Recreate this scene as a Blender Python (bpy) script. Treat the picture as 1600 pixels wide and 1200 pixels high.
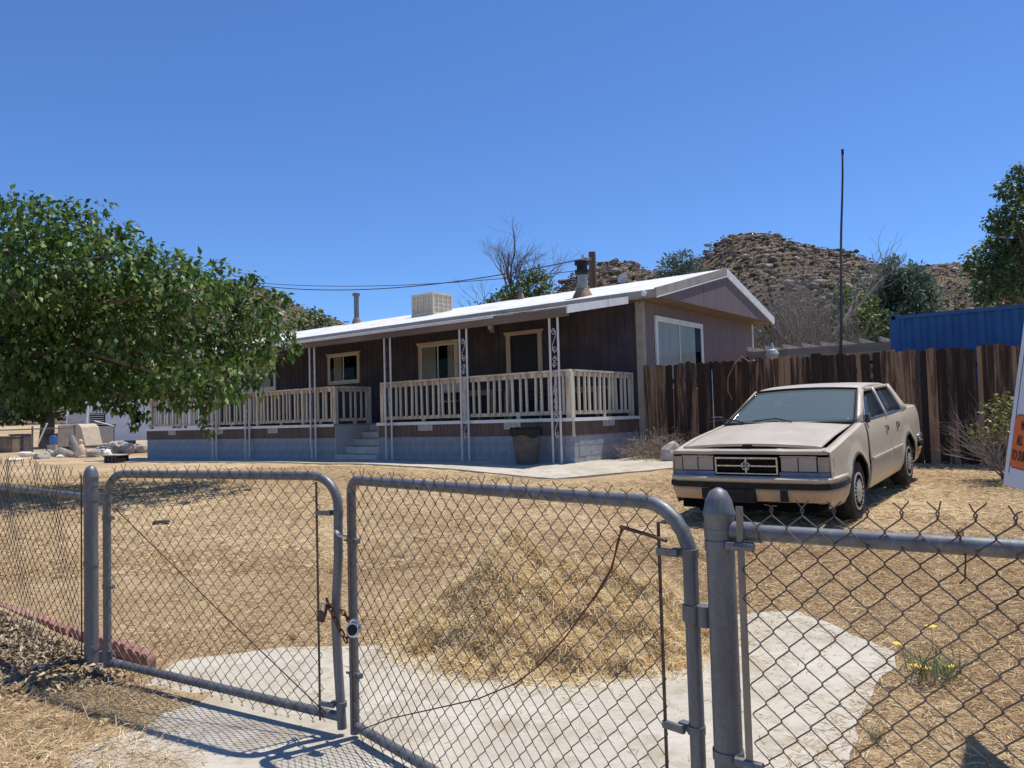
import bpy, math, random
import numpy as np
from math import radians as R, sin, cos, pi, sqrt, atan2
from mathutils import Vector, Matrix

for o in list(bpy.data.objects): bpy.data.objects.remove(o)
SC = bpy.context.scene
COL = SC.collection
rnd = random.Random(7)
rng = np.random.default_rng(7)

# ------------------------------------------------------------------ camera, sky, sun, exposure
PITCH, ROLL, FPX, HC = R(2.53), R(1.61), 1200.0, 1.40
_fw = np.array([0, cos(PITCH), sin(PITCH)]); _r = np.array([1., 0, 0]); _dn = np.array([0, sin(PITCH), -cos(PITCH)])
_r2 = cos(ROLL)*_r + sin(ROLL)*_dn
_d2 = -sin(ROLL)*_r + cos(ROLL)*_dn
CAM = np.array([0, 0, HC])
cd = bpy.data.cameras.new('camera'); cam = bpy.data.objects.new('camera', cd); COL.objects.link(cam)
cd.sensor_fit = 'HORIZONTAL'; cd.sensor_width = 36.0; cd.lens = FPX/1600*36.0
cd.clip_start = 0.05; cd.clip_end = 5000
m = Matrix.Identity(4)
for i, v in enumerate((_r2, -_d2, -_fw)):
    for j in range(3): m[j][i] = v[j]
m.translation = Vector(CAM)
cam.matrix_world = m
SC.camera = cam

SUN_EL = R(70.5)
SUN_XY = np.array([0.875, 0.484])
W = bpy.data.worlds.new('World'); SC.world = W; W.use_nodes = True
nt = W.node_tree; bg = nt.nodes['Background']
sky = nt.nodes.new('ShaderNodeTexSky'); sky.sky_type = 'NISHITA'; sky.sun_disc = False
sky.sun_elevation = SUN_EL; sky.sun_rotation = atan2(SUN_XY[0], SUN_XY[1])
sky.altitude = 800; sky.air_density = 1.0; sky.dust_density = 0.0; sky.ozone_density = 10.0
tint = nt.nodes.new('ShaderNodeMix'); tint.data_type = 'RGBA'; tint.blend_type = 'MULTIPLY'; tint.inputs[0].default_value = 1.0
tint.inputs[7].default_value = (.80, .93, 1.10, 1)   # colour grade over the whole sky: less red, deeper blue
nt.links.new(sky.outputs[0], tint.inputs[6]); nt.links.new(tint.outputs[2], bg.inputs[0]); bg.inputs[1].default_value = 0.122
sl = bpy.data.lights.new('sun', 'SUN'); so = bpy.data.objects.new('sun', sl); COL.objects.link(so)
sl.energy = 4.6; sl.angle = R(0.53); sl.color = (1.0, 0.955, 0.88)
sd = Vector((SUN_XY[0]*cos(SUN_EL), SUN_XY[1]*cos(SUN_EL), sin(SUN_EL)))
so.rotation_euler = sd.to_track_quat('Z', 'Y').to_euler(); so.location = (10, 10, 30)
SC.view_settings.view_transform = 'Standard'; SC.view_settings.look = 'None'
SC.view_settings.gamma = 1.0; SC.view_settings.exposure = 0.2
SC.view_settings.use_curve_mapping = False

# ------------------------------------------------------------------ measuring helpers
def ray(x, y): return _fw + (x-800)/FPX*_r2 + (y-600)/FPX*_d2
def at(x, y, Y):
    v = ray(x, y); return CAM + v*(Y/v[1])
def atz(x, y, z):
    v = ray(x, y); return CAM + v*((z-HC)/v[2])
def hit(x, y, p, n):
    v = ray(x, y); return CAM + v*(((np.array(p)-CAM)@n)/(v@n))
def sstep(a, b, x):
    t = np.clip((x-a)/(b-a), 0, 1); return t*t*(3-2*t)
def gz(x, y):
    x = np.asarray(x, float); y = np.asarray(y, float)
    t = np.maximum(y-2.9, 0); t = np.where(t < 1, t*t/2, t-.5)
    z = 0.050*t
    z = np.minimum(z, .54 + 0*z)
    z = z - .09*sstep(3, 12, -x)*sstep(8, 16, y)
    z = z + .02*np.maximum(y-45, 0)
    z = z + .012*np.sin(x*1.7+y*.6)*np.cos(y*1.3-x*.5)*sstep(4.5, 7, y)*(1-sstep(30, 60, y))
    return z
def G(x, y): return float(gz(x, y))

# ------------------------------------------------------------------ materials
def S(r, g, b):
    f = lambda c: (c/255/12.92) if c/255 <= .04045 else ((c/255+.055)/1.055)**2.4
    return (f(r), f(g), f(b), 1)
class NT:
    def __init__(s, name):
        s.m = bpy.data.materials.new(name); s.m.use_nodes = True
        s.t = s.m.node_tree; s.b = s.t.nodes['Principled BSDF']; s.out = s.t.nodes['Material Output']
    def n(s, ty, **k):
        q = s.t.nodes.new('ShaderNode'+ty)
        for a, v in k.items(): setattr(q, a, v)
        return q
    def l(s, a, b): s.t.links.new(a, b)
    def coords(s, scale=(1, 1, 1), kind='Object'):
        tc = s.n('TexCoord'); mp = s.n('Mapping'); mp.inputs['Scale'].default_value = scale
        s.l(tc.outputs[kind], mp.inputs[0]); return mp.outputs[0]
    def noise(s, co, scale, detail=4, rough=.55, dist=0):
        q = s.n('TexNoise'); s.l(co, q.inputs['Vector']); q.inputs['Scale'].default_value = scale
        q.inputs['Detail'].default_value = detail; q.inputs['Roughness'].default_value = rough
        q.inputs['Distortion'].default_value = dist; return q.outputs['Fac']
    def ramp(s, fac, stops):
        q = s.n('ValToRGB'); e = q.color_ramp.elements
        while len(e) < len(stops): e.new(.5)
        for i, (p, c) in enumerate(stops): e[i].position = p; e[i].color = c
        s.l(fac, q.inputs[0]); return q.outputs[0]
    def mix(s, fac, a, b, blend='MIX'):
        q = s.n('Mix', data_type='RGBA', blend_type=blend)
        for sock, v in ((q.inputs[0], fac), (q.inputs[6], a), (q.inputs[7], b)):
            if hasattr(v, 'links'): s.l(v, sock)
            else: sock.default_value = v
        return q.outputs[2]
    def bump(s, h, strength=.3, dist=.01):
        q = s.n('Bump'); q.inputs['Strength'].default_value = strength; q.inputs['Distance'].default_value = dist
        s.l(h, q.inputs['Height']); s.l(q.outputs[0], s.b.inputs['Normal'])
    def col(s, c): s.l(c, s.b.inputs['Base Color'])
    def set(s, **k):
        for a, v in k.items(): s.b.inputs[a.replace('_', ' ')].default_value = v
def mat(name, c1, c2=None, scale=6, rough=.7, metal=0, stretch=(1, 1, 1), bump=0, bdist=.01, lo=.35, hi=.65, rand=0, c3=None, isl=False, detail=5, bscale=None, spec=None):
    n = NT(name); n.set(Roughness=rough, Metallic=metal)
    if spec is not None: n.b.inputs['Specular IOR Level'].default_value = spec
    if c2 is None: c2 = tuple(min(1, x*.8) for x in c1[:3])+(1,)
    co = n.coords(stretch); f = n.noise(co, scale, detail)
    stops = [(lo, c1), (hi, c2)] if c3 is None else [(lo, c1), ((lo+hi)/2, c2), (hi, c3)]
    c = n.ramp(f, stops)
    if rand:
        if isl: g = n.n('NewGeometry').outputs['Random Per Island']
        else: g = n.n('ObjectInfo').outputs['Random']
        mr = n.n('MapRange'); mr.inputs['To Min'].default_value = 1-rand; mr.inputs['To Max'].default_value = 1+rand*.6
        n.l(g, mr.inputs[0])
        c = n.mix(1.0, c, mr.outputs[0], 'MULTIPLY')
    n.col(c)
    if bump: n.bump(n.noise(co, bscale or scale*3, 6, .6), bump, bdist)
    return n.m
def leafmat(name, stops, rough=.45, trans=.25, spec=.5):
    n = NT(name); g = n.n('NewGeometry').outputs['Random Per Island']
    c = n.ramp(g, stops); n.col(c); n.set(Roughness=rough); n.b.inputs['Specular IOR Level'].default_value = spec
    if trans:
        tr = n.n('BsdfTranslucent'); n.l(c, tr.inputs[0]); mx = n.n('MixShader'); mx.inputs[0].default_value = trans
        n.l(n.b.outputs[0], mx.inputs[1]); n.l(tr.outputs[0], mx.inputs[2]); n.l(mx.outputs[0], n.out.inputs[0])
    return n.m
def glassmat(name, tint, clear=.5, rough=.03, spec=.8):
    n = NT(name); n.set(Roughness=rough); n.b.inputs['Base Color'].default_value = tint
    n.b.inputs['Specular IOR Level'].default_value = spec
    tr = n.n('BsdfTransparent'); tr.inputs[0].default_value = (.93, .95, .94, 1); mx = n.n('MixShader'); mx.inputs[0].default_value = clear
    n.l(n.b.outputs[0], mx.inputs[1]); n.l(tr.outputs[0], mx.inputs[2]); n.l(mx.outputs[0], n.out.inputs[0])
    return n.m
M = {}
# ground: dry earth and mown straw
n = NT('dry_ground'); co = n.coords()
big = n.noise(co, .35, 6, .6); med = n.noise(co, 2.2, 6, .65); fine = n.noise(co, 60, 4, .7)
c = n.ramp(big, [(.36, S(144, 119, 92)), (.5, S(178, 154, 122)), (.66, S(202, 180, 146))])
c = n.mix(n.ramp(med, [(.42, (0, 0, 0, 1)), (.66, (.75, .75, .75, 1))]), c, S(142, 118, 92))
c = n.mix(n.ramp(fine, [(.4, (0, 0, 0, 1)), (.7, (.55, .55, .55, 1))]), c, S(218, 194, 148))
n.col(c); n.set(Roughness=.95); n.b.inputs['Specular IOR Level'].default_value = .1
n.bump(n.noise(co, 35, 6, .75), .8, .03); M['ground'] = n.m
n = NT('concrete'); co = n.coords()
c = n.ramp(n.noise(co, 1.3, 8, .65), [(.3, S(168, 160, 144)), (.5, S(186, 178, 162)), (.7, S(198, 191, 177))])
c = n.mix(n.ramp(n.noise(co, 90, 3, .6), [(.55, (0, 0, 0, 1)), (.75, (.5, .5, .5, 1))]), c, S(160, 148, 130))
c = n.mix(n.ramp(n.noise(co, 4.5, 6, .7), [(.50, (0, 0, 0, 1)), (.64, (.7, .7, .7, 1))]), c, S(158, 144, 122))
c = n.mix(n.ramp(n.noise(n.coords((1, 2.4, 1)), 2.2, 9, .75, .8), [(.485, (0, 0, 0, 1)), (.497, (.5, .5, .5, 1)), (.503, (.5, .5, .5, 1)), (.515, (0, 0, 0, 1))]), c, S(150, 138, 120))
n.col(c); n.set(Roughness=.9); n.b.inputs['Specular IOR Level'].default_value = .2; n.bump(n.noise(co, 40, 8, .7), .35, .01); M['concrete'] = n.m
M['straw'] = leafmat('straw', [(0, S(148, 118, 84)), (.4, S(194, 166, 124)), (.8, S(218, 193, 150)), (1, S(238, 220, 180))], .8, .1, .15)
M['strawpile'] = leafmat('heaped_straw', [(0, S(130, 106, 76)), (.06, S(190, 163, 120)), (.3, S(230, 207, 160)), (.75, S(246, 228, 184)), (1, S(252, 242, 214))], .8, .38, .15)
M['strawcore'] = mat('straw_core', S(150, 122, 84), S(206, 176, 126), 14, .95, bump=.8, bdist=.04, spec=.1)
M['litter'] = leafmat('dead_leaves', [(0, S(98, 80, 62)), (.35, S(138, 118, 94)), (.75, S(172, 152, 124)), (1, S(206, 190, 160))], .75, .08, .2)
n = NT('galvanised_steel'); co = n.coords(); st_c = n.coords((1, 1, .12))
c = n.ramp(n.noise(st_c, 14, 8, .65), [(.3, S(88, 89, 91)), (.55, S(112, 114, 117)), (.75, S(138, 140, 143))])
vo = n.n('TexVoronoi'); n.l(co, vo.inputs['Vector']); vo.inputs['Scale'].default_value = 130
c = n.mix(.16, c, vo.outputs['Color'], 'SOFT_LIGHT')
c = n.mix(n.ramp(n.noise(co, 11, 9, .75), [(.62, (0, 0, 0, 1)), (.72, (.8, .8, .8, 1))]), c, S(112, 88, 70))
n.col(c); n.set(Metallic=.4); n.l(n.ramp(n.noise(st_c, 30, 6, .7), [(.3, (.38, .38, .38, 1)), (.7, (.66, .66, .66, 1))]), n.b.inputs['Roughness']); n.bump(n.noise(co, 120, 4, .6), .08, .002); M['galv'] = n.m
M['galvdark'] = mat('old_galvanised_wire', S(104, 98, 92), S(140, 136, 130), 5, .5, .65)
M['wire_brown'] = mat('weathered_wire', S(74, 63, 54), S(112, 102, 94), 3, .5, .5)
M['rust'] = mat('rust', S(84, 52, 36), S(124, 78, 52), 60, .85, .3)
M['rustdark'] = mat('dark_rust', S(76, 62, 54), S(112, 92, 76), 30, .8, .4)
M['chrome'] = mat('worn_chrome', S(170, 174, 178), S(205, 208, 210), 20, .22, .9)
M['black'] = mat('black_rubber', S(26, 26, 28), S(42, 41, 40), 12, .7, spec=.3)
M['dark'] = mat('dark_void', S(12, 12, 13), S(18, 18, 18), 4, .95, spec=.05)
M['tyre'] = mat('tyre_rubber', S(34, 34, 34), S(58, 55, 52), 9, .85, spec=.2)
# house
def siding(name, a, b, sc=1.2):
    n = NT(name); co = n.coords((1, 1, .12)); c = n.ramp(n.noise(co, 9, 6, .6), [(.3, a), (.7, b)])
    c2 = n.noise(n.coords((1, 1, 1)), sc, 5, .6)
    c = n.mix(n.ramp(c2, [(.45, (0, 0, 0, 1)), (.75, (.35, .35, .35, 1))]), c, S(128, 116, 116))
    n.col(c); n.set(Roughness=.85); n.b.inputs['Specular IOR Level'].default_value = .2; n.bump(n.noise(co, 60, 4, .6), .15, .004); return n.m
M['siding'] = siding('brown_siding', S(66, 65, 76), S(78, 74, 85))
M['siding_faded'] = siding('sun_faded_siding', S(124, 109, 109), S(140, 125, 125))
M['skirt'] = siding('brown_skirting', S(98, 80, 72), S(120, 100, 90))
M['cream'] = mat('cream_trim', S(196, 182, 160), S(212, 200, 180), 5, .65, stretch=(1, 1, .3), rand=.08)
M['rail'] = mat('weathered_cream_railing', S(196, 184, 158), S(218, 208, 184), 8, .75, stretch=(1, 1, .2), rand=.12, c3=S(184, 160, 134))
M['white'] = mat('white_paint', S(222, 220, 214), S(236, 235, 230), 6, .6)
M['roofwhite'] = mat('white_roof_coating', S(182, 182, 178), S(212, 211, 207), 2.2, .7, bump=.2, bdist=.01, lo=.3, hi=.5)
M['awntop'] = mat('stained_awning_metal', S(84, 78, 72), S(162, 156, 148), 2.2, .75, stretch=(.6, 1.6, 1), c3=S(190, 185, 176), detail=9)
M['fascia'] = mat('grey_fascia', S(150, 142, 130), S(172, 164, 152), 4, .75, stretch=(.3, 1, 1))
M['beam'] = mat('brown_beam', S(108, 92, 82), S(128, 110, 98), 4, .8, stretch=(.2, 1, 1))
M['block'] = mat('painted_block', S(136, 142, 149), S(148, 153, 159), 2.0, .85, bump=.2, bdist=.004, rand=.03, c3=S(158, 161, 164))
M['ventm'] = mat('cream_vent', S(196, 186, 170), S(214, 206, 192), 9, .7)
M['step'] = mat('painted_steps', S(178, 174, 166), S(200, 195, 186), 3, .85, bump=.2)
M['deckfloor'] = mat('grey_deck', S(150, 142, 132), S(176, 168, 156), 4, .8)
M['postmetal'] = mat('painted_iron', S(206, 202, 196), S(224, 221, 216), 4, .5)
M['iron'] = mat('dark_iron', S(70, 66, 66), S(110, 104, 100), 12, .6, .3)
M['pane'] = glassmat('window_glass', (.006, .01, .018, 1), .86, .03, .4)
M['curtain'] = mat('curtain_cloth', S(190, 184, 176), S(206, 200, 190), 3, .9, stretch=(6, 1, .2))
M['curtain2'] = mat('pale_curtain', S(212, 216, 208), S(228, 231, 224), 3, .9, stretch=(6, 1, .2))
M['screen'] = mat('door_mesh_screen', S(22, 26, 42), S(26, 30, 48), 8, .6)
M['cooler'] = mat('cooler_cabinet', S(204, 182, 156), S(222, 204, 180), 6, .7)
M['pad'] = mat('cooler_pad', S(170, 160, 140), S(206, 196, 176), 60, .9, bump=.6, bdist=.01)
M['fluemetal'] = mat('flue_metal', S(120, 124, 118), S(152, 154, 148), 9, .45, .6, (1, 1, .3))
M['rustflash'] = mat('rusty_flashing', S(116, 88, 66), S(160, 136, 110), 9, .8)
M['camwhite'] = mat('camera_plastic', S(224, 224, 222), S(232, 232, 230), 6, .4)
n = NT('weathered_boards'); co = n.coords((1, 1, .07)); oi = n.n('ObjectInfo').outputs['Random']
ad = n.n('VectorMath', operation='ADD'); cmb = n.n('CombineXYZ'); mul = n.n('Math', operation='MULTIPLY'); mul.inputs[1].default_value = 37.0
n.l(oi, mul.inputs[0])
for k in range(3): n.l(mul.outputs[0], cmb.inputs[k])
n.l(co, ad.inputs[0]); n.l(cmb.outputs[0], ad.inputs[1])
g = n.noise(ad.outputs[0], 7, 6, .65, .4)
mr = n.n('Math', operation='MULTIPLY_ADD'); n.l(oi, mr.inputs[0]); mr.inputs[1].default_value = .28; mr.inputs[2].default_value = -.14
sm = n.n('Math', operation='ADD'); n.l(g, sm.inputs[0]); n.l(mr.outputs[0], sm.inputs[1])
c = n.ramp(sm.outputs[0], [(.44, S(56, 46, 40)), (.54, S(92, 75, 62)), (.60, S(142, 115, 89)), (.75, S(160, 134, 106))])
n.col(c); n.set(Roughness=.9); n.b.inputs['Specular IOR Level'].default_value = .15; n.bump(n.noise(ad.outputs[0], 30, 5, .7), .5, .006); M['boards'] = n.m
M['greywood'] = mat('silvered_wood', S(128, 122, 114), S(160, 154, 144), 6, .9, stretch=(.15, 1, 1), rand=.15)
n = NT('container_paint'); co = n.coords((1, 1, .4)); c = n.ramp(n.noise(co, 2.5, 6, .6), [(.3, S(20, 74, 124)), (.7, S(30, 92, 146))])
n.col(c); n.set(Roughness=.55); M['container'] = n.m
M['polewood'] = mat('creosote_pole', S(84, 66, 54), S(110, 88, 72), 8, .9, stretch=(1, 1, .05))
M['cable'] = mat('cable_black', S(30, 30, 34), S(40, 40, 44), 3, .7)
M['antenna'] = mat('mast_metal', S(66, 62, 60), S(92, 86, 80), 4, .6, .3, (1, 1, .2))
M['signwhite'] = mat('sign_panel', S(206, 208, 212), S(216, 218, 221), 3, .5)
M['signorange'] = mat('sign_orange', S(214, 104, 40), S(222, 112, 48), 3, .5)
M['signred'] = mat('sign_red', S(190, 44, 40), S(200, 52, 46), 3, .5)
M['signblack'] = mat('sign_black', S(34, 30, 34), S(40, 36, 40), 3, .5)
M['rock'] = mat('hill_granite', S(138, 122, 110), S(172, 155, 140), .25, .95, rand=.38, isl=True, bump=.6, bdist=.5, c3=S(98, 89, 86), bscale=1.2, spec=.1)
M['scrub'] = mat('hill_scrub', S(74, 78, 52), S(100, 100, 70), 1.5, .95, rand=.3, isl=True, bump=1, bdist=.3, spec=.1)
M['hillsoil'] = mat('hill_soil', S(140, 121, 96), S(106, 94, 78), .08, .95, bump=1.0, bdist=1.5, c3=S(92, 88, 64), lo=.3, hi=.7, bscale=.5, spec=.1)
M['stone'] = mat('garden_stone', S(150, 142, 132), S(190, 182, 172), 8, .9, rand=.25, bump=.4)
M['palestone'] = mat('pale_stone', S(206, 198, 184), S(226, 220, 208), 8, .9, bump=.3)
M['darkstone'] = mat('dark_clod', S(80, 66, 54), S(112, 94, 76), 20, .95, bump=.4)
M['brick'] = mat('red_edging', S(142, 100, 90), S(162, 120, 108), 14, .9, rand=.12, bump=.4, bdist=.004)
M['bark'] = mat('bark', S(92, 78, 64), S(126, 110, 92), 8, .95, stretch=(1, 1, .2), bump=.6, bdist=.02)
M['twig'] = mat('grey_twigs', S(118, 110, 102), S(150, 142, 132), 5, .9)
M['twigdark'] = mat('dark_branches', S(82, 72, 68), S(112, 98, 92), 5, .9)
M['mulberry'] = leafmat('mulberry_leaves', [(0, S(48, 74, 30)), (.5, S(70, 98, 38)), (.85, S(98, 126, 52)), (1, S(140, 160, 92))], .46, .34, .4)
M['leafdark'] = leafmat('dark_leaves', [(0, S(56, 76, 42)), (.6, S(76, 98, 52)), (1, S(104, 124, 70))], .5, .2, .4)
M['leafmid'] = leafmat('mid_leaves', [(0, S(66, 88, 46)), (.6, S(88, 110, 58)), (1, S(120, 138, 78))], .5, .22, .4)
M['juniper'] = leafmat('juniper_sprays', [(0, S(76, 94, 80)), (.6, S(100, 117, 101)), (1, S(130, 145, 126))], .7, .15, .2)
M['bushyellow'] = leafmat('bush_leaves', [(0, S(84, 96, 40)), (.6, S(116, 122, 56)), (1, S(160, 158, 88))], .5, .2, .4)
M['brush'] = leafmat('dead_brush', [(0, S(120, 98, 70)), (.5, S(160, 136, 102)), (1, S(190, 168, 130))], .9, 0, .1)
M['weed'] = leafmat('green_weed', [(0, S(104, 118, 78)), (1, S(146, 154, 110))], .6, .2, .3)
M['petal'] = mat('yellow_petals', S(238, 190, 30), S(246, 206, 50), 8, .6)
# car
n = NT('faded_beige_paint'); co = n.coords()
c = n.ramp(n.noise(co, 2.4, 6, .6), [(.3, S(178, 165, 142)), (.7, S(193, 180, 159))])
c = n.mix(n.ramp(n.noise(co, 7, 8, .7), [(.55, (0, 0, 0, 1)), (.75, (.5, .5, .5, 1))]), c, S(210, 201, 188))
n.col(c); n.set(Roughness=.42); n.b.inputs['Coat Weight'].default_value = .25; n.b.inputs['Coat Roughness'].default_value = .25
n.l(n.ramp(n.noise(co, 3, 5, .6), [(.3, (.34, .34, .34, 1)), (.7, (.55, .55, .55, 1))]), n.b.inputs['Roughness']); M['paint'] = n.m
M['paintlow'] = mat('beige_bumper', S(176, 148, 112), S(192, 164, 128), 5, .5)
M['carglass'] = glassmat('car_glass', (.17, .21, .205, 1), .45, .05)
M['sideglass'] = glassmat('side_glass', (.045, .055, .055, 1), .30, .10)
M['lens'] = mat('cloudy_headlamp', S(150, 138, 116), S(186, 174, 150), 9, .25, stretch=(1, 1, 1), c3=S(120, 112, 98))
M['lampglass'] = glassmat('aged_lamp_lens', (.55, .50, .42, 1), .45, .08)
M['marker'] = mat('faded_marker_lens', S(148, 136, 122), S(168, 156, 142), 8, .3)
M['redlens'] = mat('red_marker_lens', S(170, 62, 48), S(190, 80, 60), 8, .3)
M['hub'] = mat('wheel_cover', S(164, 158, 150), S(190, 184, 176), 12, .4, .45)
M['seat'] = mat('seat_cloth', S(120, 110, 98), S(140, 130, 116), 8, .9)
M['blueTrim'] = mat('steel_blue_trim', S(88, 100, 128), S(108, 120, 146), 8, .35, .4)
M['trash'] = mat('grey_plastic_bin', S(74, 70, 66), S(94, 89, 83), 6, .7)
M['trailerwhite'] = mat('white_siding', S(214, 216, 218), S(228, 230, 232), 4, .6)
M['tan'] = mat('tan_panel', S(176, 160, 138), S(196, 180, 158), 4, .7)
M['greypanel'] = mat('grey_panel', S(168, 166, 160), S(186, 184, 178), 4, .7)
M['bluebarrel'] = mat('blue_plastic', S(34, 92, 168), S(44, 104, 180), 6, .5)

# ------------------------------------------------------------------ mesh helpers
class MB:
    def __init__(s): s.v = []; s.f = []
    def add(s, vs, fs):
        o = len(s.v); s.v += [tuple(map(float, p)) for p in vs]; s.f += [tuple(i+o for i in f) for f in fs]; return s
    def box(s, x0, x1, y0, y1, z0, z1, mt=None):
        vs = [(x, y, z) for x in (x0, x1) for y in (y0, y1) for z in (z0, z1)]
        if mt is not None: vs = [mt @ Vector(p) for p in vs]
        return s.add(vs, [(0, 1, 3, 2), (4, 6, 7, 5), (0, 4, 5, 1), (2, 3, 7, 6), (0, 2, 6, 4), (1, 5, 7, 3)])
    def tube(s, pts, r, n=6, cap=True, closed=False):
        pts = [Vector(p) for p in pts]; k = len(pts); rs = r if hasattr(r, '__len__') else [r]*k
        o = len(s.v); ref = None
        for i, p in enumerate(pts):
            a = pts[(i-1) % k] if (i or closed) else p; b = pts[(i+1) % k] if (i < k-1 or closed) else p
            d = (b-a)
            d = d.normalized() if d.length > 1e-9 else Vector((0, 0, 1))
            if ref is None: ref = Vector((0, 0, 1)) if abs(d.z) < .9 else Vector((1, 0, 0))
            u = (ref - d*ref.dot(d))
            if u.length < 1e-6: u = d.orthogonal()
            u.normalize(); w = d.cross(u); ref = u
            for j in range(n):
                t = 2*pi*j/n; q = p + (u*cos(t)+w*sin(t))*rs[i]; s.v.append((q.x, q.y, q.z))
        for i in range(k if closed else k-1):
            for j in range(n):
                a = o+i*n+j; b = o+i*n+(j+1) % n; c2 = o+((i+1) % k)*n+(j+1) % n; d2 = o+((i+1) % k)*n+j
                s.f.append((a, b, c2, d2))
        if cap and not closed:
            s.f.append(tuple(o+j for j in range(n))[::-1]); s.f.append(tuple(o+(k-1)*n+j for j in range(n)))
        return s
    def lathe(s, prof, n=20, mt=None, axis='z'):
        o = len(s.v)
        for (r, z) in prof:
            for j in range(n):
                t = 2*pi*j/n
                p = Vector((r*cos(t), r*sin(t), z)) if axis == 'z' else Vector((r*cos(t), z, r*sin(t)))
                if mt is not None: p = mt @ p
                s.v.append((p.x, p.y, p.z))
        for i in range(len(prof)-1):
            for j in range(n):
                s.f.append((o+i*n+j, o+i*n+(j+1) % n, o+(i+1)*n+(j+1) % n, o+(i+1)*n+j))
        s.f.append(tuple(o+j for j in range(n))[::-1]); s.f.append(tuple(o+(len(prof)-1)*n+j for j in range(n)))
        return s
    def grid(s, rows):
        o = len(s.v); w = len(rows[0])
        for rw in rows: s.v += [tuple(map(float, p)) for p in rw]
        for i in range(len(rows)-1):
            for j in range(w-1): s.f.append((o+i*w+j, o+i*w+j+1, o+(i+1)*w+j+1, o+(i+1)*w+j))
        return s
    def prism(s, poly, fn0, fn1):
        k = len(poly); vs = [fn0(p) for p in poly]+[fn1(p) for p in poly]
        fs = [tuple(range(k))[::-1], tuple(range(k, 2*k))]+[(i, (i+1) % k, k+(i+1) % k, k+i) for i in range(k)]
        return s.add(vs, fs)
    def build(s, name, m_, parent=None, smooth=False, solid=0, bevel=0):
        me = bpy.data.meshes.new(name); me.from_pydata(s.v, [], s.f); me.update()
        o = bpy.data.objects.new(name, me); COL.objects.link(o); me.materials.append(m_)
        if smooth:
            me.polygons.foreach_set('use_smooth', [True]*len(me.polygons)); me.set_sharp_from_angle(angle=R(38))
        if parent is not None: o.parent = parent
        if solid:
            q = o.modifiers.new('s', 'SOLIDIFY'); q.thickness = solid; q.offset = -1
        if bevel:
            q = o.modifiers.new('b', 'BEVEL'); q.width = bevel; q.segments = 2; q.limit_method = 'ANGLE'
        return o
def np_mesh(name, V, F, m_, parent=None, smooth=False):
    V = np.asarray(V, np.float32); F = np.asarray(F, np.int32); k = F.shape[1]
    me = bpy.data.meshes.new(name); me.vertices.add(len(V)); me.vertices.foreach_set('co', V.ravel())
    me.loops.add(F.size); me.loops.foreach_set('vertex_index', F.ravel())
    me.polygons.add(len(F)); me.polygons.foreach_set('loop_start', np.arange(0, F.size, k, dtype=np.int32))
    me.polygons.foreach_set('loop_total', np.full(len(F), k, np.int32)); me.update(calc_edges=True)
    if smooth: me.polygons.foreach_set('use_smooth', np.ones(len(F), bool))
    o = bpy.data.objects.new(name, me); COL.objects.link(o); me.materials.append(m_)
    if parent is not None: o.parent = parent
    return o
def tag(o, label, cat, group=None, kind=None):
    o['label'] = label; o['category'] = cat
    if group: o['group'] = group
    if kind: o['kind'] = kind
    return o
def struct(o, label=None):
    o['kind'] = 'structure'
    if label: o['label'] = label
    return o
def thing(name, label, cat, loc=(0, 0, 0), rotz=0, group=None, rot=None):
    o = bpy.data.objects.new(name, None); COL.objects.link(o); o.location = loc
    o.rotation_euler = rot or (0, 0, rotz); o.empty_display_size = .1
    return tag(o, label, cat, group)
def inst(o, parent, loc=(0, 0, 0), rot=(0, 0, 0), scale=(1, 1, 1), name=None):
    c = o.copy(); COL.objects.link(c); c.parent = parent; c.location = loc; c.rotation_euler = rot; c.scale = scale
    if name: c.name = name
    return c
def leaves(P, D, U, L, Wd, fold=.25, tip=.15):
    """leaf faces: P base, D direction along the leaf, U rough up, L length, Wd half width"""
    N = len(P); D = D/np.linalg.norm(D, axis=1)[:, None]
    Sd = np.cross(D, U); Sd /= np.maximum(np.linalg.norm(Sd, axis=1), 1e-6)[:, None]; Up = np.cross(Sd, D)
    L = L[:, None]; Wd = Wd[:, None]
    V = np.stack([P, P+D*L*.42+Sd*Wd+Up*Wd*fold, P+D*L*.5, P+D*L*.42-Sd*Wd+Up*Wd*fold, P+D*L-Up*L*tip], 1).reshape(-1, 3)
    b = np.arange(N)[:, None]*5
    F = np.concatenate([b+np.array([0, 1, 2]), b+np.array([0, 2, 3]), b+np.array([2, 1, 4]), b+np.array([2, 4, 3])], 1).reshape(-1, 3)
    return V, F
def rvec(n):
    v = rng.normal(size=(n, 3)); return v/np.linalg.norm(v, axis=1)[:, None]
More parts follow.
